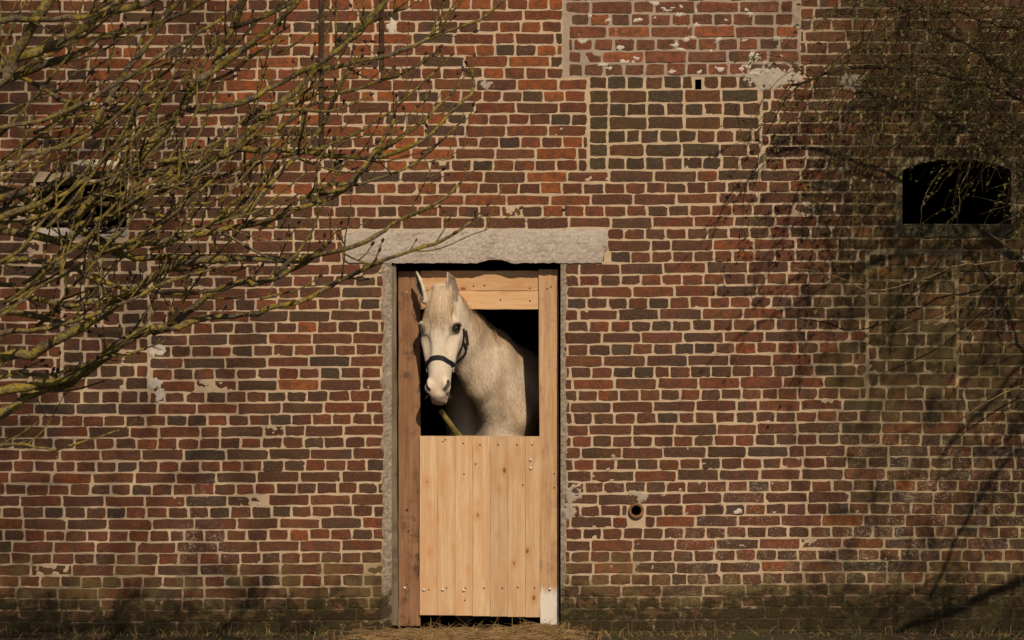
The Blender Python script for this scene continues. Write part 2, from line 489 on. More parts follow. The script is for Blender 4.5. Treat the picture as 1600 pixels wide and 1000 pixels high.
def palette(px, py, reg, r):
    base = [((0.178, 0.066, 0.036), 4), ((0.142, 0.062, 0.037), 4), ((0.108, 0.060, 0.038), 3), ((0.215, 0.070, 0.034), 2),
            ((0.33, 0.105, 0.035), 0.5), ((0.080, 0.058, 0.043), 1.2)]
    w = [b for _, b in base]
    if reg == 'main':
        if 330 < px < 900 and py < 330:
            w = [4, 1.8, 1.4, 6, 5.5, 1.5]
        elif px < 330 and py < 300:
            w = [4, 2.5, 2, 4.5, 3, 1.2]
        elif px > 1250 and py < 120:
            w = [4, 3, 2, 4, 0.8, 0.8]
        elif px > 1300:
            w = [3, 5, 3.5, 0.6, 0.15, 1]
        elif px < 600 and py > 520:
            w = [5, 4.5, 2.4, 1.6, 0.10, 0.8]
        elif px > 880 and py > 650:
            w = [3.4, 6, 3.5, 1.2, 0.12, 0.8]
        else: w = [4.5, 5, 3, 1.8, 0.3, 0.9]
    elif reg == 'top': w = [5, 2.5, 1, 5, 1.0, 0.3]
    elif reg == 'mid': w = [1.5, 3.5, 5, 0.4, 0.2, 4]
    elif reg == 'right': w = [1, 5, 5, 0.1, 0.05, 1]
    elif reg == 'left': w = [1.5, 4, 5, 0.3, 0.05, 1.6]
    c = np.array(r.choices([a for a, _ in base], w)[0])
    if reg == 'top': c = c * 0.9 + np.array([0.05, 0.028, 0.022])
    if reg in ('mid', 'right') or (px > 1300 and py > 260): c = c * np.array([0.92, 1.05, 0.86])
    return np.clip(c * r.uniform(0.70, 1.08) * np.array([1.06, 0.93, 0.82]) * np.array([1, r.uniform(0.93, 1.08), r.uniform(0.9, 1.1)]), 0.02, 0.6)


def brick_shape(w, h, r, proud):
    """14-point worn outline; front ring, skirt ring sunk in the mortar; local metres"""
    hw, hh = w / 2, h / 2
    cr = [min(r.uniform(0.6, 3.0), hw * 0.6) for _ in range(4)]
    chop = r.random()
    if chop < 0.10: cr[r.randrange(4)] = r.uniform(3.5, 6.5)
    pts = []
    # order: counter-clockwise seen from the camera (x right, z up)
    def J(s=0.8): return r.uniform(-s, s) * 1.15
    x1, x2, y1, y2 = -hw, hw, -hh, hh
    pts += [(x1 + cr[0], y1 + J()), (x1 + w * .33, y1 + J(.7)), (x1 + w * .68, y1 + J(.7)), (x2 - cr[1], y1 + J())]
    pts += [(x2 + J(), y1 + cr[1] * .7), (x2 + J(.6), J(1)), (x2 + J(), y2 - cr[2] * .7)]
    pts += [(x2 - cr[2], y2 + J()), (x1 + w * .68, y2 + J(.7)), (x1 + w * .33, y2 + J(.7)), (x1 + cr[3], y2 + J())]
    pts += [(x1 + J(), y2 - cr[3] * .7), (x1 + J(.6), J(1)), (x1 + J(), y1 + cr[0] * .7)]
    tx, tz = r.gauss(0, 0.006), r.gauss(0, 0.014)
    v = []
    for (a, b) in pts:
        v.append((a * P, -proud + tx * a * P + tz * b * P + r.gauss(0, 0.0004), b * P))
    for (a, b) in pts:
        v.append((a * P * (1 + 1.1 / hw), 0.010, b * P * (1 + 1.0 / hh)))
    n = len(pts)
    m_ = max(hw - hh, 0) * P
    for sgn in (-1, 1):
        v.append((sgn * m_, -proud - 0.0004 + tx * sgn * m_, 0))
    L, Q = 2 * n, 2 * n + 1
    f = [[L, 10, 11], [L, 11, 12], [L, 12, 13], [L, 13, 0], [L, 0, 1], [L, 1, 2, Q], [Q, 2, 3], [Q, 3, 4], [Q, 4, 5], [Q, 5, 6], [Q, 6, 7], [Q, 7, 8],
         [Q, 8, 9, L], [L, 9, 10]]
    f += [[n + i, n + (i + 1) % n, (i + 1) % n, i] for i in range(n)]
    return v, f
EDGE = np.array([1.0] * 28 + [0.0, 0.0])


BR = random.Random(21)
for b in bricks:
    area = b[2] * b[3]
    vis = 0 < b[0] - b[2] / 2 and b[0] + b[2] / 2 < 1600 and 0 < b[1] - b[3] / 2 and b[1] + b[3] / 2 < 965
    # seen less behind the two trees
    if b[0] < 420 and b[1] < 560: area *= 0.5
    if b[0] > 1240 and b[1] < 420: area *= 0.5
    b.append(area if vis else 0)
order = sorted(range(len(bricks)), key=lambda i: -bricks[i][5])
single = set(order[:300])
jv, jf, jc = [], [], []
for i, (cx, cy, w, h, reg, area) in enumerate(bricks):
    c = palette(cx, cy, reg, BR)
    rough_zone = (880 < cx < 935 and 735 < cy < 835)
    v, f = brick_shape(w, h, BR, BR.gauss(0.0030, 0.0011) - (0.0012 if rough_zone else 0))
    cols = np.tile(c, (len(v), 1)) * (1 + NR.normal(0, 0.08, (len(v), 1)))
    if BR.random() < 0.16:                       # a burnt or redder end
        e = np.array([q[0] for q in v]) * BR.choice((-1, 1)) / (w * P / 2)
        tgt = np.array(BR.choice([(0.06, 0.05, 0.045), (0.22, 0.075, 0.035)]))
        t_ = np.clip(e, 0, 1)[:, None] * 0.8
        cols = cols * (1 - t_) + tgt * t_
    o3 = W(cx, cy)
    cols = np.column_stack([cols, EDGE])
    if i in single:
        mesh_obj('brick', v, f, M['brick'], wall, tuple(o3), col=cols)
    else:
        nb = len(jv)
        jv.extend([(a + o3[0], b_ + o3[1], c_ + o3[2]) for a, b_, c_ in v]); jf.extend([[q + nb for q in fc] for fc in f]); jc.append(cols)
tag(mesh_obj('brick_courses', jv, jf, M['brick'], wall, col=np.vstack(jc)), None, kind='stuff')

# mortar bed: one relief sheet with the openings left out ----------------------
step = 2.0
xs = np.concatenate([np.arange(X0, -10, 8.0), np.arange(-10, 1610, step), np.arange(1610, X1 + 1, 8.0)])
ys = np.concatenate([np.arange(Y0, -8, 8.0), np.arange(-8, Y1 + 1, step)])
MX, MY = np.meshgrid(xs, ys)
hgt = 0.0019 * fbm(MX / 6.5, MY / 6.5, 5) + 0.0011 * fbm(MX / 30, MY / 30, 9) - 0.0004
jx = MX + 3.0 * fbm(MX / 9, MY / 9, 31); jy = MY + 3.0 * fbm(MX / 9, MY / 9, 41)
mc = np.empty(MX.shape + (3,)); mc[:] = (0.59, 0.45, 0.31)
top = (MX > 878) & (MX < 1252) & (MY < 122)
mc[top] = (0.42, 0.335, 0.265)
rt = np.clip((MX - 1250) / 150, 0, 1)[..., None]
mc = mc * (1 - rt) + np.array((0.42, 0.33, 0.20)) * rt
tone = {0: (0.66, 0.60, 0.52), 1: (0.42, 0.36, 0.30), 2: (0.50, 0.44, 0.37), 3: (0.40, 0.35, 0.29)}
RAG = fbm(MX / 4.2, MY / 3.4, 131)
for (cx, cy, rx, ry, tn) in LIME:
    e = ((jx - cx) / rx) ** 2 + ((jy - cy) / ry) ** 2 + 1.1 * RAG
    u = np.clip(1.25 - e, 0, 1)
    u = np.minimum(1, u * 3)
    hgt = np.maximum(hgt, hgt + u * 0.0062)
    mc = mc * (1 - u[..., None]) + np.array(tone[tn]) * u[..., None]
# grey render round the door opening
def strip(u, tn, hh=0.009):
    global hgt, mc
    u = np.clip(u, 0, 1); hgt = hgt + u * hh
    mc = mc * (1 - u[..., None]) + np.array(tn) * (1 + 0.75 * fbm(MX / 2.2, MY / 2.2, 91))[..., None] * u[..., None]
    hgt = hgt + u * 0.004 * fbm(MX / 4, MY / 4, 95)
wl = 597 + 4.5 * fbm(MY / 17, MY * 0 + 3.3, 61)
strip(np.clip((MX - wl) / 2, 0, 1) * np.clip((614 - MX) / 1, 0, 1) * (MY > 408), (0.34, 0.29, 0.23))
wr = 886 + 4.0 * fbm(MY / 15, MY * 0 + 8.3, 66)
strip(np.clip((wr - MX) / 2, 0, 1) * (MX > 874) * (MY > 408) * np.clip((MY - 400) / 8, 0, 1), (0.30, 0.25, 0.195), 0.007)
strip((np.clip((jx - 1402) / 3, 0, 1) * (MX < 1412) * (MY > 262) * (MY < 352)).astype(float), (0.22, 0.19, 0.13), 0.006)
# scooped-out damage right of the door
for (cx, cy, rx, ry) in ((908, 745, 14, 8), (900, 770, 6, 6), (905, 812, 8, 6), (936, 659, 4, 4), (940, 748, 9, 7)):
    u = np.clip(1.2 - ((jx - cx) / rx) ** 2 - ((jy - cy) / ry) ** 2, 0, 1)
    hgt = hgt - u * 0.012
k_ = P
V = np.stack([(MX - 800) * k_, -hgt, ZC - (MY - 500) * k_], -1).reshape(-1, 3)
idx = np.arange(MX.size).reshape(MX.shape)
cxm = (MX[:-1, :-1] + MX[1:, 1:]) / 2; cym = (MY[:-1, :-1] + MY[1:, 1:]) / 2
keep = ~hole_mask(cxm, cym)
keep &= ~((cxm > 540) & (cxm < 944) & (cym > 362) & (cym < np.where((cxm > 612) & (cxm < 876), 413, 409)))
F = np.stack([idx[1:, :-1], idx[1:, 1:], idx[:-1, 1:], idx[:-1, :-1]], -1)[keep]
mesh_obj('mortar_bed', V, F, M['mortar'], wall, smooth=True, col=mc.reshape(-1, 3))

# the wall's thickness behind the bed
def bx(mb, a, b, c, d, y0=0.0125, y1=0.38):      # pixel rectangle to box
    p, q = W(a, d), W(b, c)
    mb.box(p[0], q[0], y0, y1, max(p[2], -0.02), q[2])
mb = MB()
YB = 1000
bx(mb, X0, WINL[0], Y0, YB); bx(mb, WINL[0], WINL[1], Y0, WINL[2]); bx(mb, WINL[0], WINL[1], WINL[3], YB)
bx(mb, WINL[1], DOOR[0], Y0, YB); bx(mb, DOOR[0], DOOR[1], Y0, 400)
PX0, PX1 = 984, 1004
bx(mb, DOOR[1], PX0, Y0, YB); bx(mb, PX0, PX1, Y0, 788); bx(mb, PX0, PX1, 808, YB)
bx(mb, PX1, 1085.5, Y0, YB); bx(mb, 1085.5, 1096.5, Y0, 124); bx(mb, 1085.5, 1096.5, 140, YB); bx(mb, 1096.5, WINR[0], Y0, YB)
bx(mb, WINR[0], WINR[1], Y0, WINR[2]); bx(mb, WINR[0], WINR[1], WINR[3], YB); bx(mb, WINR[1], X1, Y0, YB)
ax = np.linspace(WINR[0], WINR[1], 17)
for a, b in zip(ax[:-1], ax[1:]):
    bx(mb, a, b, WINR[2], max(float(arch_top((a + b) / 2)), 249.2))
mesh_obj('wall_core', mb.v, mb.f, M['mortar'], wall, col=np.array((0.16, 0.11, 0.08)))

# lintel: rough concrete beam with a worn lower edge ---------------------------
lx = np.linspace(536, 949, 104)
rows = []
LR = np.random.default_rng(4)
def lint_edge(x):
    up = 358.5 + 1.6 * fbm(np.array([x / 14.]), np.array([1.5]), 71)[0] + (1.5 if x < 560 else 0) - 0.004 * (x - 740)
    lo = 411 + 1.8 * fbm(np.array([x / 9.]), np.array([7.5]), 73)[0]
    if 745 < x < 800: lo -= 5.5 * math.sin((x - 745) / 55 * math.pi)
    if x > 942: lo = min(lo, 388 + (949 - x))
    if x < 545: lo -= (545 - x) * 0.9; up += (545 - x) * 0.5
    return up, lo
nv, nl = [], 12
for x in lx:
    u_, l_ = lint_edge(x)
    for j in range(nl + 1):
        t = j / nl
        yy = l_ + (u_ - l_) * t
        p = W(x, yy)
        nv.append((p[0], -0.011 - 0.004 * LR.random() * (0 < j < nl) - 0.004 * math.sin(math.pi * t), p[2]))
for x in lx:
    u_, l_ = lint_edge(x)
    for t in (0, 1):
        p = W(x, l_ + (u_ - l_) * t)
        nv.append((p[0], 0.17, p[2]))
nf = []
n1 = nl + 1; off = n1 * len(lx)
for i in range(len(lx) - 1):
    for j in range(nl):
        a = i * n1 + j; nf.append([a, a + n1, a + n1 + 1, a + 1])
    nf.append([off + 2 * i, off + 2 * i + 2, (i + 1) * n1, i * n1])
    nf.append([i * n1 + nl, (i + 1) * n1 + nl, off + 2 * i + 3, off + 2 * i + 1])
for i in (0, len(lx) - 1):
    e = [i * n1 + j for j in range(n1)] + [off + 2 * i + 1, off + 2 * i]
    nf.append(e if i else e[::-1])
tag(mesh_obj('lintel', nv, nf, M['stone'], wall), 'rough grey concrete lintel over the stable door')

# window sills, drain pipe, iron wall anchors ----------------------------------
def slab(name, a, b, c, d, y0, y1, mat, label, jag=1.2, seed=0):
    r = random.Random(seed)
    xs_ = np.linspace(a, b, 22); vv, ff = [], []
    for x in xs_:
        for (yy, dp) in ((d, y0), (c, y0), (c, y1), (d, y1)):
            p = W(x, yy + r.uniform(-jag, jag)); vv.append((p[0], dp + r.uniform(-.002, .002), p[2]))
    for i in range(len(xs_) - 1):
        for j in range(4):
            q = 4 * i + j; w_ = 4 * i + (j + 1) % 4
            ff.append([q, q + 4, w_ + 4, w_])
    ff += [[0, 1, 2, 3], [4 * 21 + 3, 4 * 21 + 2, 4 * 21 + 1, 4 * 21]]
    tag(mesh_obj(name, vv, ff, mat, wall), label)
slab('window_sill', 1404, 1584, 350.5, 370, -0.012, 0.36, M['shaded_mossy_stone'], 'mossy grey sill, darkened for shade, under the arched opening', seed=1)
slab('window_sill', 62, 196, 356.5, 369, -0.010, 0.36, M['stone'], 'pale rough sill under the small opening behind the branches', seed=2)

pb = MB()
NS = 28
for ring, (r_, y_) in enumerate(((12.2, 0.30), (12.2, -0.016), (11.2, -0.021), (8.0, -0.018), (7.6, -0.008), (7.6, 0.30))):
    for s in range(NS):
        a = 2 * math.pi * s / NS
        p = W(PIPE[0] + r_ * math.cos(a), PIPE[1] + r_ * math.sin(a))
        pb.v.append((p[0], y_, p[2]))
for ring in range(5):
    for s in range(NS):
        a, b = ring * NS + s, ring * NS + (s + 1) % NS
        pb.f.append([a, b, b + NS, a + NS])
tag(pb.build('drain_pipe', M['terra'], wall, smooth=True), 'round orange terracotta pipe end set in the wall')

for (ax_, a0, a1, wd) in ((503, -40, 226, 8), (597, -30, 106, 7)):
    mb = MB()
    p, q = W(ax_ - wd / 2, a1), W(ax_ + wd / 2, a0)
    mb.box(p[0], q[0], -0.022, -0.007, p[2], q[2])
    c_ = W(ax_, (a0 + a1) * 0.5 + 40)
    mb.box(c_[0] - 0.018, c_[0] + 0.018, -0.03, -0.0225, c_[2] - 0.012, c_[2] + 0.012)
    mb.box(c_[0] - 0.008, c_[0] + 0.008, -0.0065, 0.02, c_[2] - 0.008, c_[2] + 0.008)
    mb.build('wall_anchor', M['iron'], wall)

# ------------------------------------------------------------------ door frame and half door
def board(name, px0, px1, py0, py1, y0, y1, mat, parent, seed=0, wob=0.6, bev=0.0022, skew=(0, 0, 0, 0)):
    """a sawn board with bevelled arrises and slightly uneven edges; front at y0"""
    r = random.Random(seed)
    horiz = (px1 - px0) > (py1 - py0)
    n = 14
    ring = []
    yk = (y0 + y1) / 2
    for i in range(n + 1):
        t = i / n
        if horiz:
            x = px0 + (px1 - px0) * t
            a = W(x, py1 + r.uniform(-wob, wob) + skew[0] * (1 - t) + skew[1] * t, y0); b = W(x, py0 + r.uniform(-wob, wob) + skew[2] * (1 - t) + skew[3] * t, y0)
        else:
            yy = py1 + (py0 - py1) * t
            a = W(px0 + r.uniform(-wob, wob) * .6 + skew[0] * (1 - t) + skew[1] * t, yy, y0); b = W(px1 + r.uniform(-wob, wob) * .6 + skew[2] * (1 - t) + skew[3] * t, yy, y0)
        ring.append((a, b))
    v, f = [], []
    for (a, b) in ring:
        d = (b - a) / np.linalg.norm(b - a)
        for base, s, yy in ((a, 1, y1), (a, 0, y0 + bev), (a, bev, y0), (b, -bev, y0), (b, 0, y0 + bev), (b, 0, y1)):
            q = base + d * (s if s != 1 else 0)
            v.append((q[0], yy, q[2]))
    for i in range(n):
        for j in range(6):
            p, q = 6 * i + j, 6 * i + (j + 1) % 6
            f.append([p, q, q + 6, p + 6] if horiz else [p, q, q + 6, p + 6])
    f.append([5, 4, 3, 2, 1, 0]); e = 6 * n
    f.append([e, e + 1, e + 2, e + 3, e + 4, e + 5])
    loc = tuple(W((px0 + px1) / 2, py1, yk))
    v = [(a - loc[0], b - loc[1], c - loc[2]) for a, b, c in v]
    pl = np.array(parent.location) if parent else np.zeros(3)
    o = mesh_obj(name, v, f, mat, parent, tuple(np.array(loc) - pl))
    return o


def world_off(par):
    o = np.zeros(3); q = par
    while q: o += np.array(q.location); q = q.parent
    return o


def stud(name, px, py, y, r_, mat, parent, hgt_=0.006):
    c = W(px, py, y) - world_off(parent)
    mb = MB(); NS = 10
    for (rr, dy) in ((r_, 0.0), (r_ * 0.92, -hgt_ * .5), (r_ * 0.55, -hgt_ * .9)):
        for s in range(NS):
            a = 2 * math.pi * s / NS
            mb.v.append((rr * math.cos(a), dy, rr * math.sin(a)))
    for ring in range(2):
        for s in range(NS):
            a, b = ring * NS + s, ring * NS + (s + 1) % NS
            mb.f.append([a, b, b + NS, a + NS])
    mb.f.append([2 * NS + s for s in range(NS)])
    o = mb.build(name, mat, None, smooth=True)
    o.parent = parent; o.location = tuple(c)
    return o


FY = 0.085
frame = thing('door_frame', 'timber door frame of mixed old and new posts in the stable doorway', 'door frame', W(745, 980, FY))
frame.location.z = 0
old_post = board('side_board', 622.5, 657, 424, 978, FY, FY + 0.05, M['old'], frame, 1)
tag(old_post, 'dirty dark brown old board at the left of the doorway')
new_post = board('post', 842.5, 872.5, 421, 977, FY - 0.012, FY + 0.07, M['post'], frame, 2, skew=(1.5, -1, 1.5, 0))
tag(new_post, 'sawn pine post at the right of the doorway, foot painted white')
board('top_rail', 657.6, 841.5, 423, 454.2, FY + 0.004, FY + 0.045, M['pine_h'], frame, 3)
board('top_rail', 657.6, 841.5, 455, 483.5, FY + 0.001, FY + 0.045, M['pine_h'], frame, 4, wob=0.4)
jamb = board('jamb', 608.5, 619, 413, 977, 0.012, FY + 0.09, M['grey'], frame, 5, wob=0.9, skew=(3, 0, 2.5, 0))
tag(jamb, 'thin weathered grey jamb strip at the left edge of the doorway')
stud('bolt', 632, 919, FY, 0.010, M['steel'], old_post)
stud('bolt', 859, 921, FY - 0.012, 0.010, M['steel'], new_post)
stud('nail', 635, 457, FY, 0.006, M['steel'], old_post)
for (a, b) in ((740, 447), (782, 468), (828, 470), (828, 450), (757, 446)):
    stud('nail', a, b, FY + (0.004 if b < 454 else 0.001), 0.0042, M['rustnail'], frame)
for (a, b) in ((855, 451), (861, 448), (866, 740), (866, 762)):
    stud('nail', a, b, FY - 0.012, 0.004, M['rustnail'], new_post)
for (a, b, c) in ((636, 797, 0.010), (638, 830, 0.008), (637, 913, 0.004)):
    stud('nail', a, b, FY, c * 0.8, M['rustnail'], old_post, 0.003)

HD = 0.068
door = thing('half_door', 'new pine plank half door below the horse, closed, with bolts and nails', 'door', W(749, 980, HD))
door.location.z = 0
edges = [655.5, 683, 711, 738.5, 766, 793.3, 820.8, 843.6]
bot = [961, 961.3, 961.8, 962.6, 963.2, 963.8, 964.3]
boards = []
for i in range(7):
    bd = board('plank', edges[i] + 0.12, edges[i + 1] - 0.12, 681.5 + R.uniform(-.5, .5), bot[i], HD + R.uniform(-0.001, 0.001), HD + 0.028, M['pine'], door, 40 + i, wob=0.2, bev=0.0012)
    boards.append(bd)
def on(px): return boards[max(i for i in range(7) if edges[i] <= px)]
for (a, b) in ((829, 719), (829, 732), (662, 922), (691.5, 922), (724.5, 923)):
    stud('bolt', a, b, HD, 0.0095, M['steel'], on(a))
for (a, b) in ((692, 690), (696, 687), (724, 693), (750, 695), (778.5, 695), (807.5, 695), (831.5, 695.5), (670, 921.5), (698, 919), (727, 919), (756, 919), (785, 919), (809, 918), (835, 919),
               (725, 741), (726, 938), (817, 758), (743, 725)):
    stud('nail', a, b, HD, 0.0048, M['rustnail'], on(a), 0.002)
for (a, b) in ((706, 724), (893, 940)):
    lg = board('ledge', 658, 841, a, b if b < 900 else 936, HD + 0.0295, HD + 0.055, M['pine_h'], door, 60 + a) if b < 900 else board('ledge', 658, 841, 905, 936, HD + 0.0295, HD + 0.055, M['pine_h'], door, 61)
# ------------------------------------------------------------------ the horse (one smooth implicit surface)
def unit(a): a = np.asarray(a, float); return a / np.linalg.norm(a)
def smin(a, b, k):
    h = np.clip(0.5 + 0.5 * (b - a) / k, 0, 1)
    return b * (1 - h) + a * h - k * h * (1 - h)
def smax(a, b, k): return -smin(-a, -b, k)
def ell(p, c, r, ax=None):
    q = p - c
    if ax is not None: q = q @ np.asarray(ax).T
    r = np.asarray(r, np.float32)
    k0 = np.sqrt(((q / r) ** 2).sum(1)); k1 = np.sqrt(((q / (r * r)) ** 2).sum(1)) + 1e-6
    return k0 * (k0 - 1) / k1
def ecap(p, A, B, rs0, rs1, ru0, ru1, U):
    A, B = np.asarray(A, float), np.asarray(B, float)
    a = B - A; L = np.linalg.norm(a); a = a / L
    S = unit(np.cross(a, U)); U2 = np.cross(S, a)
    q = p - A
    t = q @ a; h = np.clip(t / L, 0, 1)
    rs = rs0 + (rs1 - rs0) * h; ru = ru0 + (ru1 - ru0) * h
    x, z, w = q @ S, q @ U2, t - h * L
    re = np.minimum(rs, ru)
    k0 = np.sqrt((x / rs) ** 2 + (z / ru) ** 2 + (w / re) ** 2)
    k1 = np.sqrt((x / rs ** 2) ** 2 + (z / ru ** 2) ** 2 + (w / re ** 2) ** 2) + 1e-6
    return k0 * (k0 - 1) / k1

HP = W(686, 452, -0.055)                     # poll
hh_ = unit((-0.020, -0.20, -0.98))           # down the face
yaw = math.radians(11)
f0 = np.array([-math.sin(yaw), -math.cos(yaw), 0])
ff_ = unit(f0 - f0.dot(hh_) * hh_)           # out of the face
ss_ = np.cross(ff_, hh_)                     # to the viewer's right
TS = 0.972
def HL(s, t, f): return HP + s * ss_ + t * TS * hh_ + f * ff_
LT = np.array([-0.02, 0.03, 0.08, 0.14, 0.20, 0.25, 0.30, 0.36, 0.42, 0.48, 0.54, 0.585, 0.615])
LA = np.array([0.058, 0.074, 0.088, 0.103, 0.112, 0.110, 0.099, 0.083, 0.069, 0.061, 0.060, 0.055, 0.042])
LF = np.array([-0.02, 0.004, 0.018, 0.024, 0.020, 0.012, 0.004, 0.000, -0.002, -0.002, -0.004, -0.014, -0.032])
LB = np.array([-0.16, -0.19, -0.22, -0.245, -0.262, -0.268, -0.255, -0.215, -0.178, -0.152, -0.140, -0.134, -0.122])
tt_ = np.linspace(-0.02, 0.615, 64)
def sm(v):
    y = np.interp(tt_, LT, v); kern = np.ones(5) / 5
    return np.convolve(np.pad(y, 2, mode='edge'), kern, 'valid')
SA, SF, SB = sm(LA), sm(LF), sm(LB)
def head_local(p):
    q = p - HP
    return q @ ss_, q @ hh_ / TS, q @ ff_
def d_head(p):
    s, t, f = head_local(p)
    tc = np.clip(t, -0.02, 0.615)
    a = np.interp(tc, tt_, SA); fr = np.interp(tc, tt_, SF); bk = np.interp(tc, tt_, SB)
    b = (fr - bk) / 2; c = (fr + bk) / 2
    fl = (f - c) / b
    a = a * np.where(fl < 0, 1 - 0.30 * np.clip(-fl, 0, 1) ** 1.5, 1 - 0.10 * np.clip(fl, 0, 1) ** 2)
    e = 2.5
    k = (np.abs(s / a) ** e + np.abs(fl) ** e + np.abs((t - tc) / 0.030) ** e + 1e-9) ** (1 / e)
    return (k - 1) * np.minimum(a, b) * 0.9

def ear(p, base, tip, bend, opening, wid):
    """cupped leaf-shaped ear; bend pushes the middle sideways"""
    k_ = [base, base + (tip - base) * 0.35 + bend, base + (tip - base) * 0.70 + bend * 0.9, tip]
    rs = np.array([0.022, 0.034, 0.027, 0.005]) * wid
    o = i = None
    op = unit(opening)
    for j in range(3):
        q = ecap(p, k_[j], k_[j + 1], rs[j], rs[j + 1], 0.020 if j < 2 else 0.018, 0.020 if j == 0 else (0.018 if j == 1 else 0.005), opening)
        o = q if o is None else smin(o, q, 0.010)
        sh = op * 0.014
        a0, a1 = k_[j] + sh + ((k_[1] - k_[0]) * 0.3 if j == 0 else 0), k_[j + 1] + sh - ((tip - k_[2]) * 0.15 if j == 2 else 0)
        q = ecap(p, a0, a1, max(rs[j] - 0.007, .003), max(rs[j + 1] - 0.007, .002), 0.019, 0.019 if j < 2 else 0.006, opening)
        i = q if i is None else np.minimum(i, q)
    return o, i

def Wv(px, py, y): return W(px, py, y)
sB = unit((0.985, -0.17, 0))                     # the body's left side
bA, bB = np.array([-0.085, 0.76, 1.13]), np.array([0.10, 2.05, 1.17])
NECK = [(Wv(700, 488, 0.03), 0.070, 0.125), (Wv(724, 528, 0.16), 0.082, 0.165), (Wv(762, 570, 0.33), 0.108, 0.205), (Wv(802, 618, 0.56), 0.155, 0.275)]
eyeL, eyeR = HL(-0.092, 0.218, -0.036), HL(0.090, 0.218, -0.036)
EARS = [(Wv(664, 470, -0.035), Wv(650.8, 424.5, -0.03), np.array([-0.004, 0, 0.0]), np.array([-0.86, -0.45, 0.05]), 1.0),
        (Wv(708, 470, -0.02), Wv(699, 425.5, -0.03), np.array([0.012, 0, 0.0]), np.array([0.62, -0.78, 0.0]), 1.12)]
def horse_sdf(p):
    p = np.asarray(p, np.float64)
    # trunk
    d = ecap(p, bA, bB, 0.225, 0.26, 0.335, 0.33, (0, 0, 1))
    d = smin(d, ell(p, bA + np.array([0.08, 0.02, 0.25]), (0.12, 0.28, 0.17)), 0.12)
    for s in (-1, 1):
        sh = bA + sB * (0.135 * s) + np.array([-0.03, -0.10, 0.02])
        d = smin(d, ell(p, sh, (0.13, 0.19, 0.30)), 0.08)
        # forelegs
        top = bA + sB * (0.15 * s) + np.array([-0.02, -0.06, -0.22]); kn = top + np.array([0, 0, -0.42]); kn[2] = 0.46
        ft = kn.copy(); ft[2] = 0.12
        d = smin(d, ecap(p, top, kn, 0.085, 0.045, 0.10, 0.048, (0, 1, 0)), 0.06)
        d = smin(d, ecap(p, kn, ft, 0.04, 0.033, 0.042, 0.036, (0, 1, 0)), 0.03)
        d = smin(d, ecap(p, ft, ft + np.array([-0.01, -0.05, -0.07]), 0.042, 0.062, 0.042, 0.062, (0, 1, 0)), 0.03)
        # hind legs
        hq = bB + sB * (0.15 * s) + np.array([0.03, 0.06, 0])
        d = smin(d, ell(p, hq, (0.17, 0.24, 0.28)), 0.08)
        st = hq + np.array([-0.04, -0.12, -0.32]); hk = hq + np.array([0.06, 0.16, 0]); hk[2] = 0.55; fl = hk + np.array([-0.01, -0.03, 0]); fl[2] = 0.12
        d = smin(d, ecap(p, st, hk, 0.10, 0.05, 0.13, 0.055, (0, 1, 0)), 0.06)
        d = smin(d, ecap(p, hk, fl, 0.045, 0.036, 0.05, 0.038, (0, 1, 0)), 0.03)
        d = smin(d, ecap(p, fl, fl + np.array([-0.01, -0.05, -0.07]), 0.042, 0.062, 0.042, 0.062, (0, 1, 0)), 0.03)
    d = smin(d, ell(p, Wv(786, 705, 0.50), (0.135, 0.15, 0.24)), 0.09)      # breast
    # neck
    dn = None
    for (c0, s0, u0), (c1, s1, u1) in zip(NECK[:-1], NECK[1:]):
        q = ecap(p, c0, c1, s0, s1, u0, u1, (0.25, 0.2, 1))
        dn = q if dn is None else smin(dn, q, 0.05)
    d = smin(d, dn, 0.10)
    # muscle folds at the neck's base
    d = smin(d, ecap(p, Wv(770, 560, 0.30), Wv(806, 650, 0.40), 0.05, 0.07, 0.05, 0.07, (0, 1, 0)), 0.09)
    # head
    h = d_head(p)
    for s in (-1, 1):
        h = smin(h, ell(p, HL(0.060 * s, 0.25, -0.165), (0.052, 0.105, 0.10), (ss_, hh_, ff_)), 0.03)      # jowl
        h = smin(h, ell(p, HL(0.084 * s, 0.205, -0.030), (0.034, 0.045, 0.034), (ss_, hh_, ff_)), 0.022)   # brow
        h = smin(h, ecap(p, HL(0.088 * s, 0.275, -0.065), HL(0.066 * s, 0.40, -0.075), 0.016, 0.012, 0.016, 0.012, ff_), 0.03)
        h = smax(h, -ell(p, HL(0.088 * s, 0.145, -0.02), (0.022, 0.026, 0.02), (ss_, hh_, ff_)), 0.03)     # hollow above the eye
        h = smax(h, -ell(p, HL(0.072 * s, 0.335, -0.012), (0.022, 0.06, 0.014), (ss_, hh_, ff_)), 0.03)
        h = smin(h, ell(p, HL(0.047 * s, 0.548, -0.026), (0.025, 0.040, 0.028), (ss_, hh_, ff_)), 0.018)   # nostril wing
        e = eyeR if s > 0 else eyeL
        od = unit(ss_ * s + ff_ * 0.75); td = unit(np.cross(hh_, od)); lz = unit(hh_ + td * 0.28 * s)
        h = smax(h, -ell(p, e + od * 0.020, (0.022, 0.0145, 0.024), (od, lz, np.cross(od, lz))), 0.006)
        h = smin(h, ecap(p, e + od * 0.012 - lz * 0.020 - td * 0.020, e + od * 0.012 - lz * 0.020 + td * 0.020, 0.007, 0.007, 0.007, 0.007, od), 0.010)
        na = unit(ss_ * 0.45 * s + hh_ * -0.9)
        h = smax(h, -ecap(p, HL(0.060 * s, 0.528, -0.022), HL(0.046 * s, 0.572, -0.008), 0.010, 0.006, 0.022, 0.012, unit(ff_ + ss_ * 0.8 * s)), 0.007)
    h = smin(h, ell(p, HL(0, 0.597, -0.095), (0.036, 0.034, 0.036), (ss_, hh_, ff_)), 0.012)                # lower lip
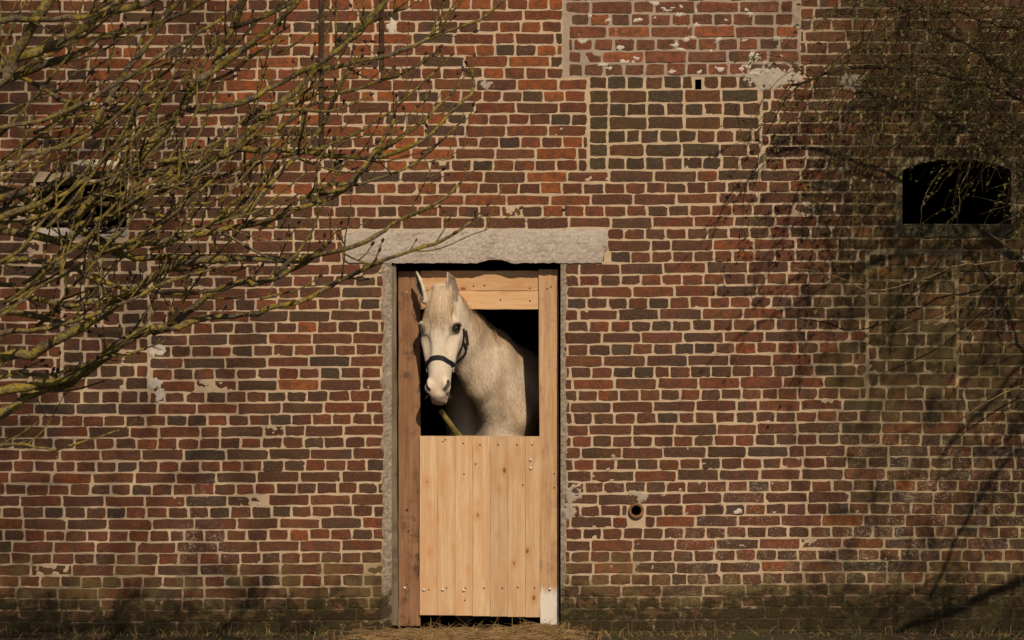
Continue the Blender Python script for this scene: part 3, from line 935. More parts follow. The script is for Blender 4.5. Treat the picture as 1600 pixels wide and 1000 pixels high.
    h = smin(h, ell(p, HL(0, 0.592, -0.035), (0.042, 0.034, 0.030), (ss_, hh_, ff_)), 0.015)                # upper lip
    h = smax(h, -ell(p, HL(0, 0.628, -0.066), (0.060, 0.020, 0.0055), (ss_, hh_ , ff_)), 0.006)             # mouth
    d = smin(d, h, 0.045)
    for e_ in EARS:
        o_, i_ = ear(p, *e_)
        d = smin(d, smax(o_, -i_, 0.003), 0.014)
    return d


def eval_grid(lo, hi, st, near):
    ax_ = [np.arange(lo[i], hi[i] + st, st) for i in range(3)]
    shp = tuple(len(a) for a in ax_)
    cs = 4
    ca = [a[::cs] for a in ax_]
    G = np.stack(np.meshgrid(*ca, indexing='ij'), -1).reshape(-1, 3)
    cd = np.concatenate([horse_sdf(G[i:i + 200000]) for i in range(0, len(G), 200000)]).reshape([len(a) for a in ca])
    full = cd.repeat(cs, 0).repeat(cs, 1).repeat(cs, 2)[:shp[0], :shp[1], :shp[2]].astype(np.float32)
    ii = np.argwhere(np.abs(full) < near)
    pts = np.stack([ax_[k][ii[:, k]] for k in range(3)], -1)
    full[ii[:, 0], ii[:, 1], ii[:, 2]] = np.concatenate([horse_sdf(pts[i:i + 200000]) for i in range(0, len(pts), 200000)])
    return full, ax_


def surface_net(full, ax_):
    ins = full < 0
    n0, n1, n2 = full.shape
    cnt = np.zeros((n0 - 1, n1 - 1, n2 - 1), np.int8)
    for a in (0, 1):
        for b in (0, 1):
            for c in (0, 1):
                cnt += ins[a:n0 - 1 + a, b:n1 - 1 + b, c:n2 - 1 + c]
    cells = np.argwhere((cnt > 0) & (cnt < 8))
    vid = -np.ones(cnt.shape, np.int32); vid[cells[:, 0], cells[:, 1], cells[:, 2]] = np.arange(len(cells))
    acc = np.zeros((len(cells), 3)); num = np.zeros(len(cells))
    corners = [(a, b, c) for a in (0, 1) for b in (0, 1) for c in (0, 1)]
    val = {k: full[cells[:, 0] + k[0], cells[:, 1] + k[1], cells[:, 2] + k[2]] for k in corners}
    for p in corners:
        for d in range(3):
            if p[d]: continue
            q = list(p); q[d] = 1; q = tuple(q)
            a, b = val[p], val[q]
            cr = (a < 0) != (b < 0)
            t = np.where(cr, a / np.where(cr, a - b, 1), 0)
            pt = np.array(p, float)[None].repeat(len(cells), 0); pt[:, d] += t
            acc += pt * cr[:, None]; num += cr
    st = ax_[0][1] - ax_[0][0]
    v = (cells + acc / num[:, None]) * st + np.array([a[0] for a in ax_])
    faces = []
    for d in range(3):
        e, f = (d + 1) % 3, (d + 2) % 3
        sl0 = [slice(None)] * 3; sl1 = [slice(None)] * 3
        sl0[d] = slice(0, -1); sl1[d] = slice(1, None)
        A, B = ins[tuple(sl0)], ins[tuple(sl1)]
        for flip, msk in ((False, A & ~B), (True, ~A & B)):
            g_ = np.argwhere(msk)
            ok = (g_[:, e] > 0) & (g_[:, f] > 0) & (g_[:, e] < full.shape[e] - 1) & (g_[:, f] < full.shape[f] - 1)
            g_ = g_[ok]
            def cell(de, df):
                h = g_.copy(); h[:, e] -= de; h[:, f] -= df
                return vid[h[:, 0], h[:, 1], h[:, 2]]
            q = np.stack([cell(1, 1), cell(0, 1), cell(0, 0), cell(1, 0)], -1)
            faces.append(q[:, ::-1] if flip else q)
    return v, np.vstack(faces)


def grad(p, e=0.002):
    p = np.asarray(p, float)
    g_ = np.stack([horse_sdf(p + np.eye(3)[i] * e) - horse_sdf(p - np.eye(3)[i] * e) for i in range(3)], -1)
    return g_ / (np.linalg.norm(g_, axis=1)[:, None] + 1e-9)
def snap(p, it=4, off=0.0):
    p = np.array(p, float)
    for _ in range(it): p -= grad(p) * (horse_sdf(p) - off)[:, None] * 0.8
    return p

FB_LO, FB_HI = np.array([-0.62, -0.32, 0.96]), np.array([0.40, 0.72, 1.98])
fu, fa = eval_grid(FB_LO, FB_HI, 0.005, 0.045)
v1, f1 = surface_net(fu, fa)
cu, ca_ = eval_grid(np.array([-0.66, -0.34, 0.0]), np.array([1.15, 2.6, 2.0]), 0.016, 0.12)
v2, f2 = surface_net(cu, ca_)
inside = np.all((v2 > FB_LO + 0.03) & (v2 < FB_HI - 0.03), 1)
f2 = f2[~inside[f2].all(1)]
used = np.unique(f2); remap = -np.ones(len(v2), int); remap[used] = np.arange(len(used))
v2 = v2[used]; f2 = remap[f2]
hv = np.vstack([v1, v2]); hf = np.vstack([f1, f2 + len(v1)])
# coat colour: cream white, buff patches, pink muzzle, dark skin at eyes and nostrils
s_, t_, f_ = head_local(hv)
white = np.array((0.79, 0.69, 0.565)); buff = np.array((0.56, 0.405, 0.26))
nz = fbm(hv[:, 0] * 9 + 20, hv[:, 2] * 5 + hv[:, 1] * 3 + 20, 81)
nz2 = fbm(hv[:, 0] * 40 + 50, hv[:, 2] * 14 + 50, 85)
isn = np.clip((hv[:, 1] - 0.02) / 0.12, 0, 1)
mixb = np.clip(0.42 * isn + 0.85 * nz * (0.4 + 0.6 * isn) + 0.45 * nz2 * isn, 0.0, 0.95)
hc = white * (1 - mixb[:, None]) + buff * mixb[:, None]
hd = (horse_sdf(hv + 0) * 0 + np.clip((0.10 - t_) / 0.10, 0, 1) * np.clip(1 - np.abs(s_) / 0.16, 0, 1))[:, None] * 0.5 * (f_ > -0.14)[:, None]
hc = hc * (1 - hd) + buff * hd
mz = (np.clip((t_ - 0.53) / 0.06, 0, 1) * (f_ < 0.06) * (np.abs(s_) < 0.1) * (f_ > -0.16) * (0.6 + 0.4 * np.clip(nz2 * 2, -1, 1)))[:, None] * 0.85
hc = hc * (1 - mz) + np.array((0.50, 0.30, 0.235)) * mz
chin = (np.clip((t_ - 0.60) / 0.015, 0, 1) * (np.abs(s_) < 0.08) * (f_ > -0.16) * (f_ < 0.05))[:, None] * 0.5
hc = hc * (1 - chin) + np.array((0.13, 0.085, 0.065)) * chin
for e in (eyeL, eyeR):
    u = np.clip((0.057 - np.linalg.norm((hv - e - (0.012 * (1 if e is eyeR else -1)) * ss_ - 0.01 * ff_) * np.array([1, 1, 1.5]), axis=1)) / 0.018, 0, 1)[:, None] * 0.98
    hc = hc * (1 - u) + np.array((0.014, 0.010, 0.008)) * u
for s in (-1, 1):
    u = np.clip((0.004 - ecap(hv, HL(0.060 * s, 0.528, -0.022), HL(0.046 * s, 0.572, -0.008), 0.010, 0.006, 0.022, 0.012, unit(ff_ + ss_ * 0.8 * s)) + 0.004) / 0.004, 0, 1)[:, None] * 0.9
    hc = hc * (1 - u) + np.array((0.035, 0.022, 0.02)) * u
er = np.clip((0.0085 - np.minimum(ear(hv, *EARS[0])[1], ear(hv, *EARS[1])[1])) / 0.004, 0, 1)[:, None] * 0.8
hc = hc * (1 - er) + np.array((0.16, 0.115, 0.085)) * er
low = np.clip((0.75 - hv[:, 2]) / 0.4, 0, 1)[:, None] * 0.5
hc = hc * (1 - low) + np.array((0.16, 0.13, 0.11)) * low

def m_coat():
    n = NT('white_horse_coat')
    a = n.n('Attribute', attribute_name='Col').outputs['Color']
    p = n.pos()
    w = n.noise(n.scale(p, (1, 1, 0.35)), 170, 4, 0.7); v = n.noise(n.scale(p, (1, 1, 0.5)), 30, 4, 0.6)
    c = n.mix(n.rng(w, 0.42, 0.72, 0, 0.22), a, n.mix(1.0, a, (0.72, 0.60, 0.46), 'MULTIPLY'))
    c = n.mix(n.rng(v, 0.48, 0.72, 0, 0.45), c, n.mix(1.0, a, (0.66, 0.52, 0.37), 'MULTIPLY'))
    n.bump(n.math('ADD', w, n.math('MULTIPLY', v, 0.6)), 0.5, 0.006)
    n.b.inputs['Sheen Weight'].default_value = 0.15
    return n.done(c, 0.75, 0.15)
M['coat'] = m_coat()
def m_hair(name, c1, c2):
    n = NT(name); r = n.n('Attribute', attribute_name='Col').outputs['Color']
    return n.done(r, 0.55, 0.3)
M['hair'] = m_hair('buff_hair', 0, 0)
horse_loc = np.array([0.0, 1.2, 0.0])
horse = thing('horse', 'white horse with a dark halter looking out over the half door', 'horse', horse_loc)
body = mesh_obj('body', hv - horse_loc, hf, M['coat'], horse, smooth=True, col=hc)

def m_eye():
    n = NT('dark_eye'); return n.done((0.012, 0.008, 0.006), 0.08, 0.6)
M['eye'] = m_eye()
for e in (eyeL, eyeR):
    mb = MB(); NU, NV_ = 14, 9
    for j in range(NV_ + 1):
        for i in range(NU):
            a, b = 2 * math.pi * i / NU, math.pi * j / NV_
            mb.v.append(tuple(e - horse_loc + np.array((0.0255 * math.sin(b) * math.cos(a), 0.0255 * math.sin(b) * math.sin(a), 0.0255 * math.cos(b)))))
    for j in range(NV_):
        for i in range(NU):
            q, w_ = j * NU + i, j * NU + (i + 1) % NU
            mb.f.append([q, w_, w_ + NU, q + NU])
    mb.build('eye', M['eye'], horse, smooth=True)

# hair: ribbons that lie on the coat
def ribbons(name, paths, widths, cols, mat, parent, nrm=None):
    vv, fc, cc = [], [], []
    for ri, (pts, w0, c) in enumerate(zip(paths, widths, cols)):
        n_ = len(pts); t = np.gradient(pts, axis=0)
        t /= np.linalg.norm(t, axis=1)[:, None] + 1e-9
        side = np.cross(t, nrm[ri] if nrm is not None else np.array([0.25, -1.0, 0.2])); side /= np.linalg.norm(side, axis=1)[:, None] + 1e-9
        wd = w0 * np.sqrt(np.clip(1 - np.linspace(0, 1, n_) ** 2.2, 0.015, 1))
        b0 = len(vv)
        for i in range(n_):
            vv.append(pts[i] - side[i] * wd[i] / 2); vv.append(pts[i] + side[i] * wd[i] / 2); cc.append(c); cc.append(c)
        for i in range(n_ - 1):
            fc.append((b0 + 2 * i, b0 + 2 * i + 1, b0 + 2 * i + 3, b0 + 2 * i + 2))
    off = world_off(parent)
    return tag(mesh_obj(name, np.array(vv) - off, np.array(fc), mat, parent, smooth=True, col=np.array(cc)), None, kind='stuff')

HR = np.random.default_rng(5)
# forelock: from the poll down the forehead
N = 800
s0 = HR.normal(0.0, 0.032, N); roots = np.array([HL(s, HR.uniform(-0.03, 0.02), 0.0) for s in s0])
length = np.clip(HR.normal(0.18, 0.06, N), 0.06, 0.32)
drift = s0 * 1.3 + HR.normal(-0.012, 0.022, N)
cur = snap(roots, 4, 0.004); path = [cur]
K = 12
for k in range(1, K):
    nxt = path[-1] + (length / K)[:, None] * (hh_ + np.outer(drift * (1.1 - k / K) * 3.2 + HR.normal(0, 0.10, N), ss_))
    nxt = snap(nxt, 2, 0.004 + 0.010 * (0.5 + 0.5 * np.sin(s0 * 90)) * (1 - 0.5 * k / K) + HR.uniform(0, 0.003, N))
    path.append(nxt)
path = np.stack(path, 1); pn = grad(path.reshape(-1, 3)).reshape(path.shape)
hcol = np.array((0.62, 0.475, 0.32)) * HR.uniform(0.72, 1.2, (N, 1)) * np.array([1, 1, 1])
ribbons('forelock', path, HR.uniform(0.0009, 0.0022, N), hcol, M['hair'], horse, pn)
# mane: along the crest, falling to both sides
N = 700
tpos = HR.uniform(0, 1, N) ** 0.9
cen = np.array([c for c, _, _ in NECK]); upd = unit((0.22, 0.30, 1.0))
rad_ = np.array([u for _, _, u in NECK])
cp = np.stack([np.interp(tpos * 2.6, [0, 1, 2, 3], cen[:, i]) for i in range(3)], -1)
ru = np.interp(tpos * 2.6, [0, 1, 2, 3], rad_)
root = snap(cp + upd * ru[:, None], 5, 0.003)
near = HR.random(N) < 0.45
sideN = unit((0.75, -0.62, 0)); 
fall = np.where(near, 1.0, -1.0)
length = np.where(near, np.clip(HR.normal(0.15, 0.06, N), 0.04, 0.28), np.clip(HR.normal(0.26, 0.07, N), 0.08, 0.4))
path = [root]
for k in range(1, 10):
    dirn = np.outer(fall * (0.75 - 0.05 * k), sideN) + np.array([0.03, 0.05, -1.0]) * min(1.0, 0.25 + 0.12 * k) + HR.normal(0, 0.12, (N, 3))
    nx_ = path[-1] + dirn * (length / 9)[:, None]
    d_ = horse_sdf(nx_); g_ = grad(nx_)
    nx_ = nx_ + g_ * np.clip(0.005 - d_, 0, 0.05)[:, None]
    path.append(nx_)
path = np.stack(path, 1); pn = grad(path.reshape(-1, 3)).reshape(path.shape)
mcol = np.array((0.50, 0.345, 0.20)) * HR.uniform(0.6, 1.3, (N, 1))
ribbons('mane', path, HR.uniform(0.001, 0.0026, N), mcol, M['hair'], horse, pn)
# short winter coat: fuzz lying along the head and neck
sel = np.where((hv[:len(v1), 1] < 0.62) & (hv[:len(v1), 2] > 1.02))[0]
N = 40000
pick = sel[HR.integers(0, len(sel), N)]
rp = hv[pick]; gn = grad(rp)
keep = (np.abs(t_[pick] - 0.215) > 0.04) | (np.abs(s_[pick]) < 0.06) | (f_[pick] < -0.1)
keep &= ~(rp[:, 2] > HP[2] - 0.03)
keep &= ~((f_[pick] > -0.09) & (t_[pick] > 0.03) & (HR.random(N) < 0.75))
keep &= ~((t_[pick] > 0.50) & (f_[pick] > -0.2))
rp, gn, pk = rp[keep], gn[keep], pick[keep]; N = len(rp)
flow = np.array([0.12, 0.1, -1.0]) + HR.normal(0, 0.25, (N, 3))
flow -= (flow * gn).sum(1)[:, None] * gn
flow /= np.linalg.norm(flow, axis=1)[:, None] + 1e-9
ln = HR.uniform(0.007, 0.015, N)[:, None] * (1 + 0.8 * np.clip((rp[:, 1:2] - 0.0) / 0.1, 0, 1))
p1 = rp - gn * 0.001; p2 = rp + flow * ln * 0.55 + gn * ln * 0.12; p3 = rp + flow * ln + gn * ln * HR.uniform(0.05, 0.35, (N, 1))
fcol = hc[pk] * HR.uniform(0.80, 1.15, (N, 1)) * np.array([1, 0.96, 0.9])
ribbons('coat_hair', np.stack([p1, p2, p3], 1), np.full(N, 0.0012), fcol, M['hair'], horse, gn)
# chin and throat whiskers
N = 26
rp = snap(np.array([HL(HR.normal(0, 0.03), HR.uniform(0.575, 0.63), HR.uniform(-0.13, -0.03)) for _ in range(N)]), 4)
gn = grad(rp); ln = HR.uniform(0.015, 0.035, N)[:, None]
ribbons('whiskers', np.stack([rp, rp + gn * ln * .5, rp + gn * ln + np.array([0, 0, -0.3]) * ln], 1), np.full(N, 0.0007), np.tile((0.3, 0.22, 0.16), (N, 1)), M['hair'], horse)

# halter: webbing laid on the head
halter = bpy.data.objects.new('halter', None); COL.objects.link(halter); halter.parent = horse
tag(halter, 'dark navy webbing halter round the nose and cheek')
def strap(name, path, width, mat, closed=False, thick=0.0035, lift=0.0035):
    pts = snap(path, 5, lift)
    gn = grad(pts)
    if closed: t = np.roll(pts, -1, 0) - np.roll(pts, 1, 0)
    else: t = np.gradient(pts, axis=0)
    t /= np.linalg.norm(t, axis=1)[:, None]
    sd = np.cross(t, gn)
    off = world_off(halter)
    v = []
    for i in range(len(pts)):
        for a, b in ((-1, -thick), (1, -thick), (1, thick * .6), (-1, thick * .6)):
            v.append(pts[i] + sd[i] * a * width / 2 + gn[i] * b - off)
    f = []; n_ = len(pts)
    for i in range(n_ if closed else n_ - 1):
        for j in range(4):
            a, b = 4 * i + j, 4 * i + (j + 1) % 4
            c, d = (4 * ((i + 1) % n_) + (j + 1) % 4), (4 * ((i + 1) % n_) + j)
            f.append([a, b, c, d])
    if not closed: f += [[3, 2, 1, 0], [4 * n_ - 4, 4 * n_ - 3, 4 * n_ - 2, 4 * n_ - 1]]
    return mesh_obj(name, v, f, mat, halter)
th = np.linspace(0, 2 * math.pi, 60, endpoint=False)
# noseband: arched over the nose, lower at the sides
nb = np.array([HL(0.09 * math.sin(a), 0.438 - 0.048 * math.cos(a) - 0.0 , -0.085 + 0.11 * math.cos(a)) for a in th])
strap('noseband', nb, 0.023, M['strap'], True)
for s in (1, -1):
    ck = spline([HL(0.068 * s, 0.445, -0.085), HL(0.088 * s, 0.385, -0.105), HL(0.104 * s, 0.31, -0.12), HL(0.11 * s, 0.25, -0.12), HL(0.112 * s, 0.205, -0.11)], 0.012)
    strap('cheek_strap', ck, 0.017, M['strap'])
    # square ring where the straps meet
    rg = np.array([HL(0.068 * s, 0.443, -0.083) + 0.015 * (math.cos(a) * hh_ + math.sin(a) * ff_) for a in np.linspace(0, 2 * math.pi, 16, endpoint=False)])
    pts = snap(rg, 4, 0.007); mb = MB(); tube(mb, np.vstack([pts, pts[:1]]) - world_off(halter), [0.0035] * 17, 6)
    mb.build('ring', M['steel'], halter, smooth=True)
th_ = spline([HL(0.112, 0.215, -0.12), HL(0.118, 0.245, -0.145), HL(0.118, 0.285, -0.175)], 0.01)
strap('strap_end', th_, 0.018, M['leather'], lift=0.012)
thr = spline([HL(0.10, 0.275, -0.12), HL(0.08, 0.30, -0.20), HL(0.03, 0.33, -0.25), HL(-0.03, 0.33, -0.25), HL(-0.08, 0.30, -0.20), HL(-0.10, 0.275, -0.12)], 0.012)
strap('throat_strap', thr, 0.016, M['strap'])

# mossy stick leaning up from behind the half door
mb = MB()
sp = spline([W(688, 641, 0.050), W(700, 658, 0.075), W(718, 682, 0.108), W(737, 706, 0.128)], 0.012)
tube(mb, sp, [0.014 + 0.007 * i / len(sp) + 0.001 * math.sin(i * 1.7) for i in range(len(sp))], 9, 0.18)
base = tuple(sp[-1])
st_ = mb.build('stick', M['stick'], None, base, True)
tag(st_, 'short mossy stick poking up from behind the half door below the muzzle', 'stick')

# ------------------------------------------------------------------ bare lichened tree, left, about four metres before the wall
TR = random.Random(33)
SHADE_TWIGS_L = 620
BRANCHES = [  # photo points, width px at start and end, distance before the wall
 ([(0, 125), (19, 93), (48, 45), (74, 6), (100, -40)], 17, 12, 4.3, 1),
 ([(0, 100), (48, 83), (106, 64), (134, 42), (166, 19), (224, 6), (290, -20)], 13, 7, 4.0, 1),
 ([(0, 128), (64, 102), (122, 83), (154, 61), (224, 42), (288, 19), (350, -15)], 10, 5, 3.8, 1),
 ([(0, 34), (64, 30), (141, 24), (180, 6), (220, -15)], 8, 4, 4.4, 1),
 ([(150, 190), (192, 118), (237, 61), (266, 19), (290, -15)], 9, 5, 4.1, 0),
 ([(110, 345), (144, 317), (192, 275), (240, 221), (282, 170), (307, 134), (333, 106), (349, 64), (365, 42), (378, 13), (388, -20)], 13, 8, 3.9, 0),
 ([(282, 170), (320, 170), (368, 163), (416, 141), (460, 118), (501, 96), (540, 70), (570, 40), (612, -10)], 8, 5, 3.9, 0),
 ([(365, 42), (400, 32), (429, 19), (480, -10)], 7, 5, 3.9, 0),
 ([(295, 135), (339, 106), (384, 74), (429, 38), (458, 10), (470, -10)], 9, 6, 4.05, 0),
 ([(0, 307), (58, 298), (106, 282), (134, 275), (224, 272), (288, 266), (336, 250), (362, 230), (416, 182), (464, 140), (501, 102), (549, 54), (594, 12), (620, -15)], 11, 6, 3.7, 1),
 ([(154, 320), (224, 307), (272, 282), (320, 262), (362, 237), (432, 202), (500, 157), (555, 141), (594, 126), (621, 117), (660, 100)], 8, 3, 3.75, 0),
 ([(362, 234), (410, 234), (450, 237), (519, 243), (576, 246), (618, 237), (666, 216), (699, 183), (735, 147), (741, 124)], 7, 4, 3.8, 0),
 ([(380, 335), (394, 320), (464, 243), (500, 205), (520, 160), (545, 110)], 8, 4, 4.0, 0),
 ([(498, 108), (561, 97), (630, 78), (705, 45), (750, 30), (800, -8)], 6, 3.4, 3.8, 0),
 ([(0, 559), (48, 553), (96, 527), (144, 502), (179, 476), (218, 450), (256, 422), (298, 409), (352, 404), (430, 407), (466, 407), (494, 398), (530, 392), (570, 378), (592, 366), (612, 352), (650, 334), (680, 318), (716, 288)], 13, 3.5, 3.6, 1),
 ([(0, 612), (96, 594), (144, 566), (192, 530), (240, 514), (278, 511), (320, 498), (384, 492), (430, 480), (470, 470), (500, 456), (536, 438), (576, 416), (620, 400), (660, 386), (700, 370), (736, 347)], 10, 3.5, 3.5, 1),
 ([(0, 646), (48, 616), (96, 600), (140, 578), (192, 537), (250, 508)], 13, 8, 3.4, 1),
 ([(240, 520), (262, 511), (304, 479), (339, 454), (384, 441), (400, 442), (436, 430), (466, 416), (490, 402)], 9, 5, 3.5, 0),
 ([(0, 300), (38, 310), (96, 345), (144, 370), (179, 393), (198, 399), (230, 402), (288, 402)], 10, 8, 3.55, 1),
 ([(0, 361), (80, 374), (128, 386), (208, 383), (288, 370), (352, 358), (400, 348), (426, 342), (460, 330), (500, 316), (530, 302), (554, 282), (600, 235), (660, 190), (712, 140)], 10, 3.2, 3.6, 1),
 ([(0, 409), (96, 412), (144, 434), (198, 450), (256, 457), (304, 457), (339, 452), (380, 436)], 7, 4, 3.65, 1),
 ([(0, 444), (32, 460), (96, 476), (160, 473), (205, 454)], 7, 5, 3.6, 1),
 ([(0, 489), (64, 498), (112, 508), (150, 500)], 8, 6, 3.55, 1),
 ([(192, 322), (272, 342), (336, 361), (400, 393), (432, 406)], 4, 3, 3.7, 0),
 ([(0, 694), (72, 700), (120, 694), (188, 672)], 4.5, 2, 3.3, 1),
 ([(500, 303), (540, 294), (556, 268), (583, 244), (602, 211), (616, 184)], 6, 4, 3.8, 0),
 ([(480, 312), (500, 292), (564, 288), (590, 278), (628, 265), (660, 246), (684, 228), (714, 198)], 4.5, 2.6, 3.7, 0),
 ([(440, 245), (500, 230), (532, 220), (572, 200), (599, 182), (633, 153), (680, 112)], 4.5, 2.6, 3.85, 0),
 ([(25, 118), (60, 135), (110, 160), (170, 172), (230, 160), (290, 140), (350, 118), (420, 70)], 6, 3.5, 3.9, 0),
 ([(0, 200), (60, 190), (130, 160), (200, 120), (260, 80), (330, 40), (390, -10)], 6, 3.5, 4.2, 1),
 ([(0, 262), (50, 240), (110, 225), (170, 190), (215, 150), (262, 112)], 8, 4, 4.1, 1),
 ([(0, 340), (60, 318), (120, 290), (160, 250), (190, 205), (225, 165)], 8, 4, 3.9, 1),
 ([(0, 330), (50, 330), (110, 350), (160, 340), (230, 305), (310, 285), (380, 260), (440, 215)], 8, 4, 3.65, 1),
 ([(0, 590), (70, 585), (120, 575), (180, 556), (230, 545)], 5, 3, 3.5, 1),
 ([(0, 520), (60, 515), (130, 498), (200, 470), (262, 440), (330, 420)], 6, 3.5, 3.75, 1),
]
tree = thing('bare_tree', 'bare lichen-covered tree spreading its budded branches across the wall from the left', 'tree', (-5.2, -4.4, 0))
toff = np.array(tree.location)
TRUNK = np.array([-5.2, -4.4, 0.0])
mb = MB()
tp = spline([TRUNK, TRUNK + (0.05, 0.05, 0.9), TRUNK + (-0.05, 0.1, 2.2), TRUNK + (0.1, 0.1, 3.6), TRUNK + (0.25, 0.2, 5.0)], 0.2)
tube(mb, tp - toff, np.linspace(0.19, 0.07, len(tp)), 12, 0.12)
mb.build('trunk', M['bark'], tree, smooth=True)
twigs, buds = MB(), MB()


def bud(p, d, size):
    d = unit(d); a = unit(np.cross(d, (0.3, 1, 0.2))); b = np.cross(d, a)
    n0 = len(buds.v)
    for (t, r_) in ((0, 0.25), (0.35, 0.42), (0.7, 0.30)):
        for k in range(5):
            th_b = 2 * math.pi * k / 5
            buds.v.append(tuple(p - toff + d * t * size + size * r_ * 0.75 * (math.cos(th_b) * a + math.sin(th_b) * b)))
    buds.v.append(tuple(p - toff + d * size))
    for ring in range(2):
        for k in range(5):
            q, w_ = n0 + ring * 5 + k, n0 + ring * 5 + (k + 1) % 5
            buds.f.append([q, w_, w_ + 5, q + 5])
    for k in range(5): buds.f.append([n0 + 10 + k, n0 + 10 + (k + 1) % 5, n0 + 15])


def twig(p, d, length, r0, level):
    """a kinked twig that turns upward, with spurs and an end bud"""
    n_ = max(4, int(length / 0.035))
    pts = [np.array(p)]; d = unit(d)
    for i in range(n_):
        d = unit(d + np.array([0.03, 0, 0.09 * (0.4 + 1.0 * i / n_)]) + np.array([TR.gauss(0, .085), TR.gauss(0, .07), TR.gauss(0, .085)]))
        pts.append(pts[-1] + d * length / n_)
    pts = np.array(pts)
    tube(twigs, pts - toff, np.linspace(r0, max(r0 * 0.5, 0.0022), len(pts)), 5, 0.25, TR)
    if TR.random() < 0.75: bud(pts[-1], d, TR.uniform(0.016, 0.028))
    if level:
        for _ in range(TR.randint(1, 3)):
            i = TR.randint(1, n_ - 1)
            t = pts[i + 1] - pts[i] if i + 1 < len(pts) else d
            t = unit(t); side = np.array([-t[2], 0, t[0]]) * TR.choice((-1, 1, 1))
            twig(pts[i], t * 0.6 + side * TR.uniform(.4, .9) + np.array([0, TR.gauss(0, .4), 0.1]), length * TR.uniform(0.25, 0.55), r0 * 0.65, level - 1)


for (pp, w0, w1, dist, rooted) in BRANCHES:
    kk = P * (D - dist) / D
    pts = [W(a, b, -dist + 0.06 * math.sin(i * 1.3 + dist * 9)) for i, (a, b) in enumerate(pp)]
    rad0 = [w0 * kk * 0.66, w1 * kk * 0.62]
    if rooted:
        y0_ = pp[0][1]
        j = W(-150, y0_ + 45, -dist - 0.1); zt = max(0.9, min(4.2, 1.55 + (430 - y0_) * 0.0040))
        tr = np.array([np.interp(zt, tp[:, 2], tp[:, 0]), np.interp(zt, tp[:, 2], tp[:, 1]), zt])
        mid_ = (j * 0.45 + tr * 0.55) + np.array([0, 0, -0.08])
        sp = spline([tr, mid_, j] + pts, 0.05)
    else:
        sp = spline(pts, 0.05)
    sp = sp + np.array([[TR.gauss(0, .0035), TR.gauss(0, .003), TR.gauss(0, .0035)] for _ in sp])
    vis = sp[:, 0] > W(-20, 0, -dist)[0]
    nvis = max(2, int(vis.sum())); rads = np.empty(len(sp))
    rads[-nvis:] = np.linspace(rad0[0], rad0[1], nvis)
    if len(sp) > nvis: rads[:-nvis] = np.linspace(rad0[0] * 1.7, rad0[0], len(sp) - nvis)
    rads *= np.array([1 + 0.16 * math.sin(i * 0.9 + dist * 30) * TR.random() + TR.gauss(0, .05) for i in range(len(sp))])
    mb = MB(); tube(mb, sp - toff, rads, 8, 0.22, TR)
    # spurs, knots
    mb.build('branch', M['bark'], tree, smooth=True)
    nb_ = max(3, int(np.linalg.norm(sp[-nvis] - sp[-1]) / 0.15))
    for q in range(nb_):
        u = TR.uniform(0.05, 0.99); i = len(sp) - nvis + int(u * (nvis - 2))
        t = unit(sp[i + 1] - sp[i]); side = np.array([-t[2], 0, t[0]]) * TR.choice((-1, 1, 1))
        ln = TR.choice((0.05, 0.09, 0.16, 0.28, 0.42)) * TR.uniform(0.7, 1.3)
        twig(sp[i], t * TR.uniform(0.4, 1) + side * TR.uniform(0.1, 0.75) + np.array([0, TR.gauss(0, .45), 0.10]), ln, min(rads[i] * 0.5, 0.0075 if ln > .15 else 0.0045), 1 if ln > 0.1 else 0)
    twig(sp[-1], sp[-1] - sp[-2], 0.10, rads[-1] * 0.9, 1)
# many fine straight shoots fanning out from the left edge
for _ in range(62):
    a, b = TR.uniform(-60, 430), TR.triangular(20, 620, 330)
    if a > 250 and b > 470: continue
    sl = TR.uniform(0.25, 0.95)
    twig(W(a, b, -TR.uniform(3.4, 4.4)), (1, TR.gauss(0, .15), sl), TR.uniform(0.35, 0.95) * (1 - a / 1100), TR.uniform(0.0055, 0.011), 1)
for _ in range(24):
    a, b = TR.uniform(-30, 230), TR.triangular(60, 400, 230)
    twig(W(a, b, -TR.uniform(3.5, 4.3)), (TR.uniform(0.2, 1), TR.gauss(0, .3), TR.uniform(-0.25, 0.7)), TR.uniform(0.15, 0.4), TR.uniform(0.003, 0.006), 1)
# unseen crown added above the picture: bare twigs to dim the wall's left half
for _ in range(6):
    zt = TR.uniform(2.8, 4.8)
    tr = np.array([np.interp(zt, tp[:, 2], tp[:, 0]), np.interp(zt, tp[:, 2], tp[:, 1]), zt])
    e_ = np.array([TR.uniform(-2.0, -0.3), TR.uniform(-5.4, -4.4), TR.uniform(4.6, 7.2)])
    sp = spline([tr, tr * .6 + e_ * .4 + np.array([0, 0, .35]), tr * .2 + e_ * .8 + np.array([0, 0, .2]), e_], 0.12)
    mb = MB(); tube(mb, sp - toff, np.linspace(0.03, 0.006, len(sp)), 7, 0.2, TR); mb.build('branch', M['bark'], tree, smooth=True)
for _ in range(SHADE_TWIGS_L):
    u_ = TR.random() ** 1.3
    p_ = W(-80 + 480 * u_, TR.uniform(-120, 1150)) + np.array(SUN_DIR) * TR.uniform(8.5, 12)
    if p_[2] < 3.75: continue
    twig(p_, (TR.gauss(0.3, .8), TR.gauss(0, .5), TR.gauss(0.0, .6)), TR.uniform(0.3, 0.6), 0.0055, 1)
tag(twigs.build('twigs', M['twig'], tree, smooth=True), None, kind='stuff')
tag(buds.build('buds', M['bud'], tree, smooth=True), None, kind='stuff')

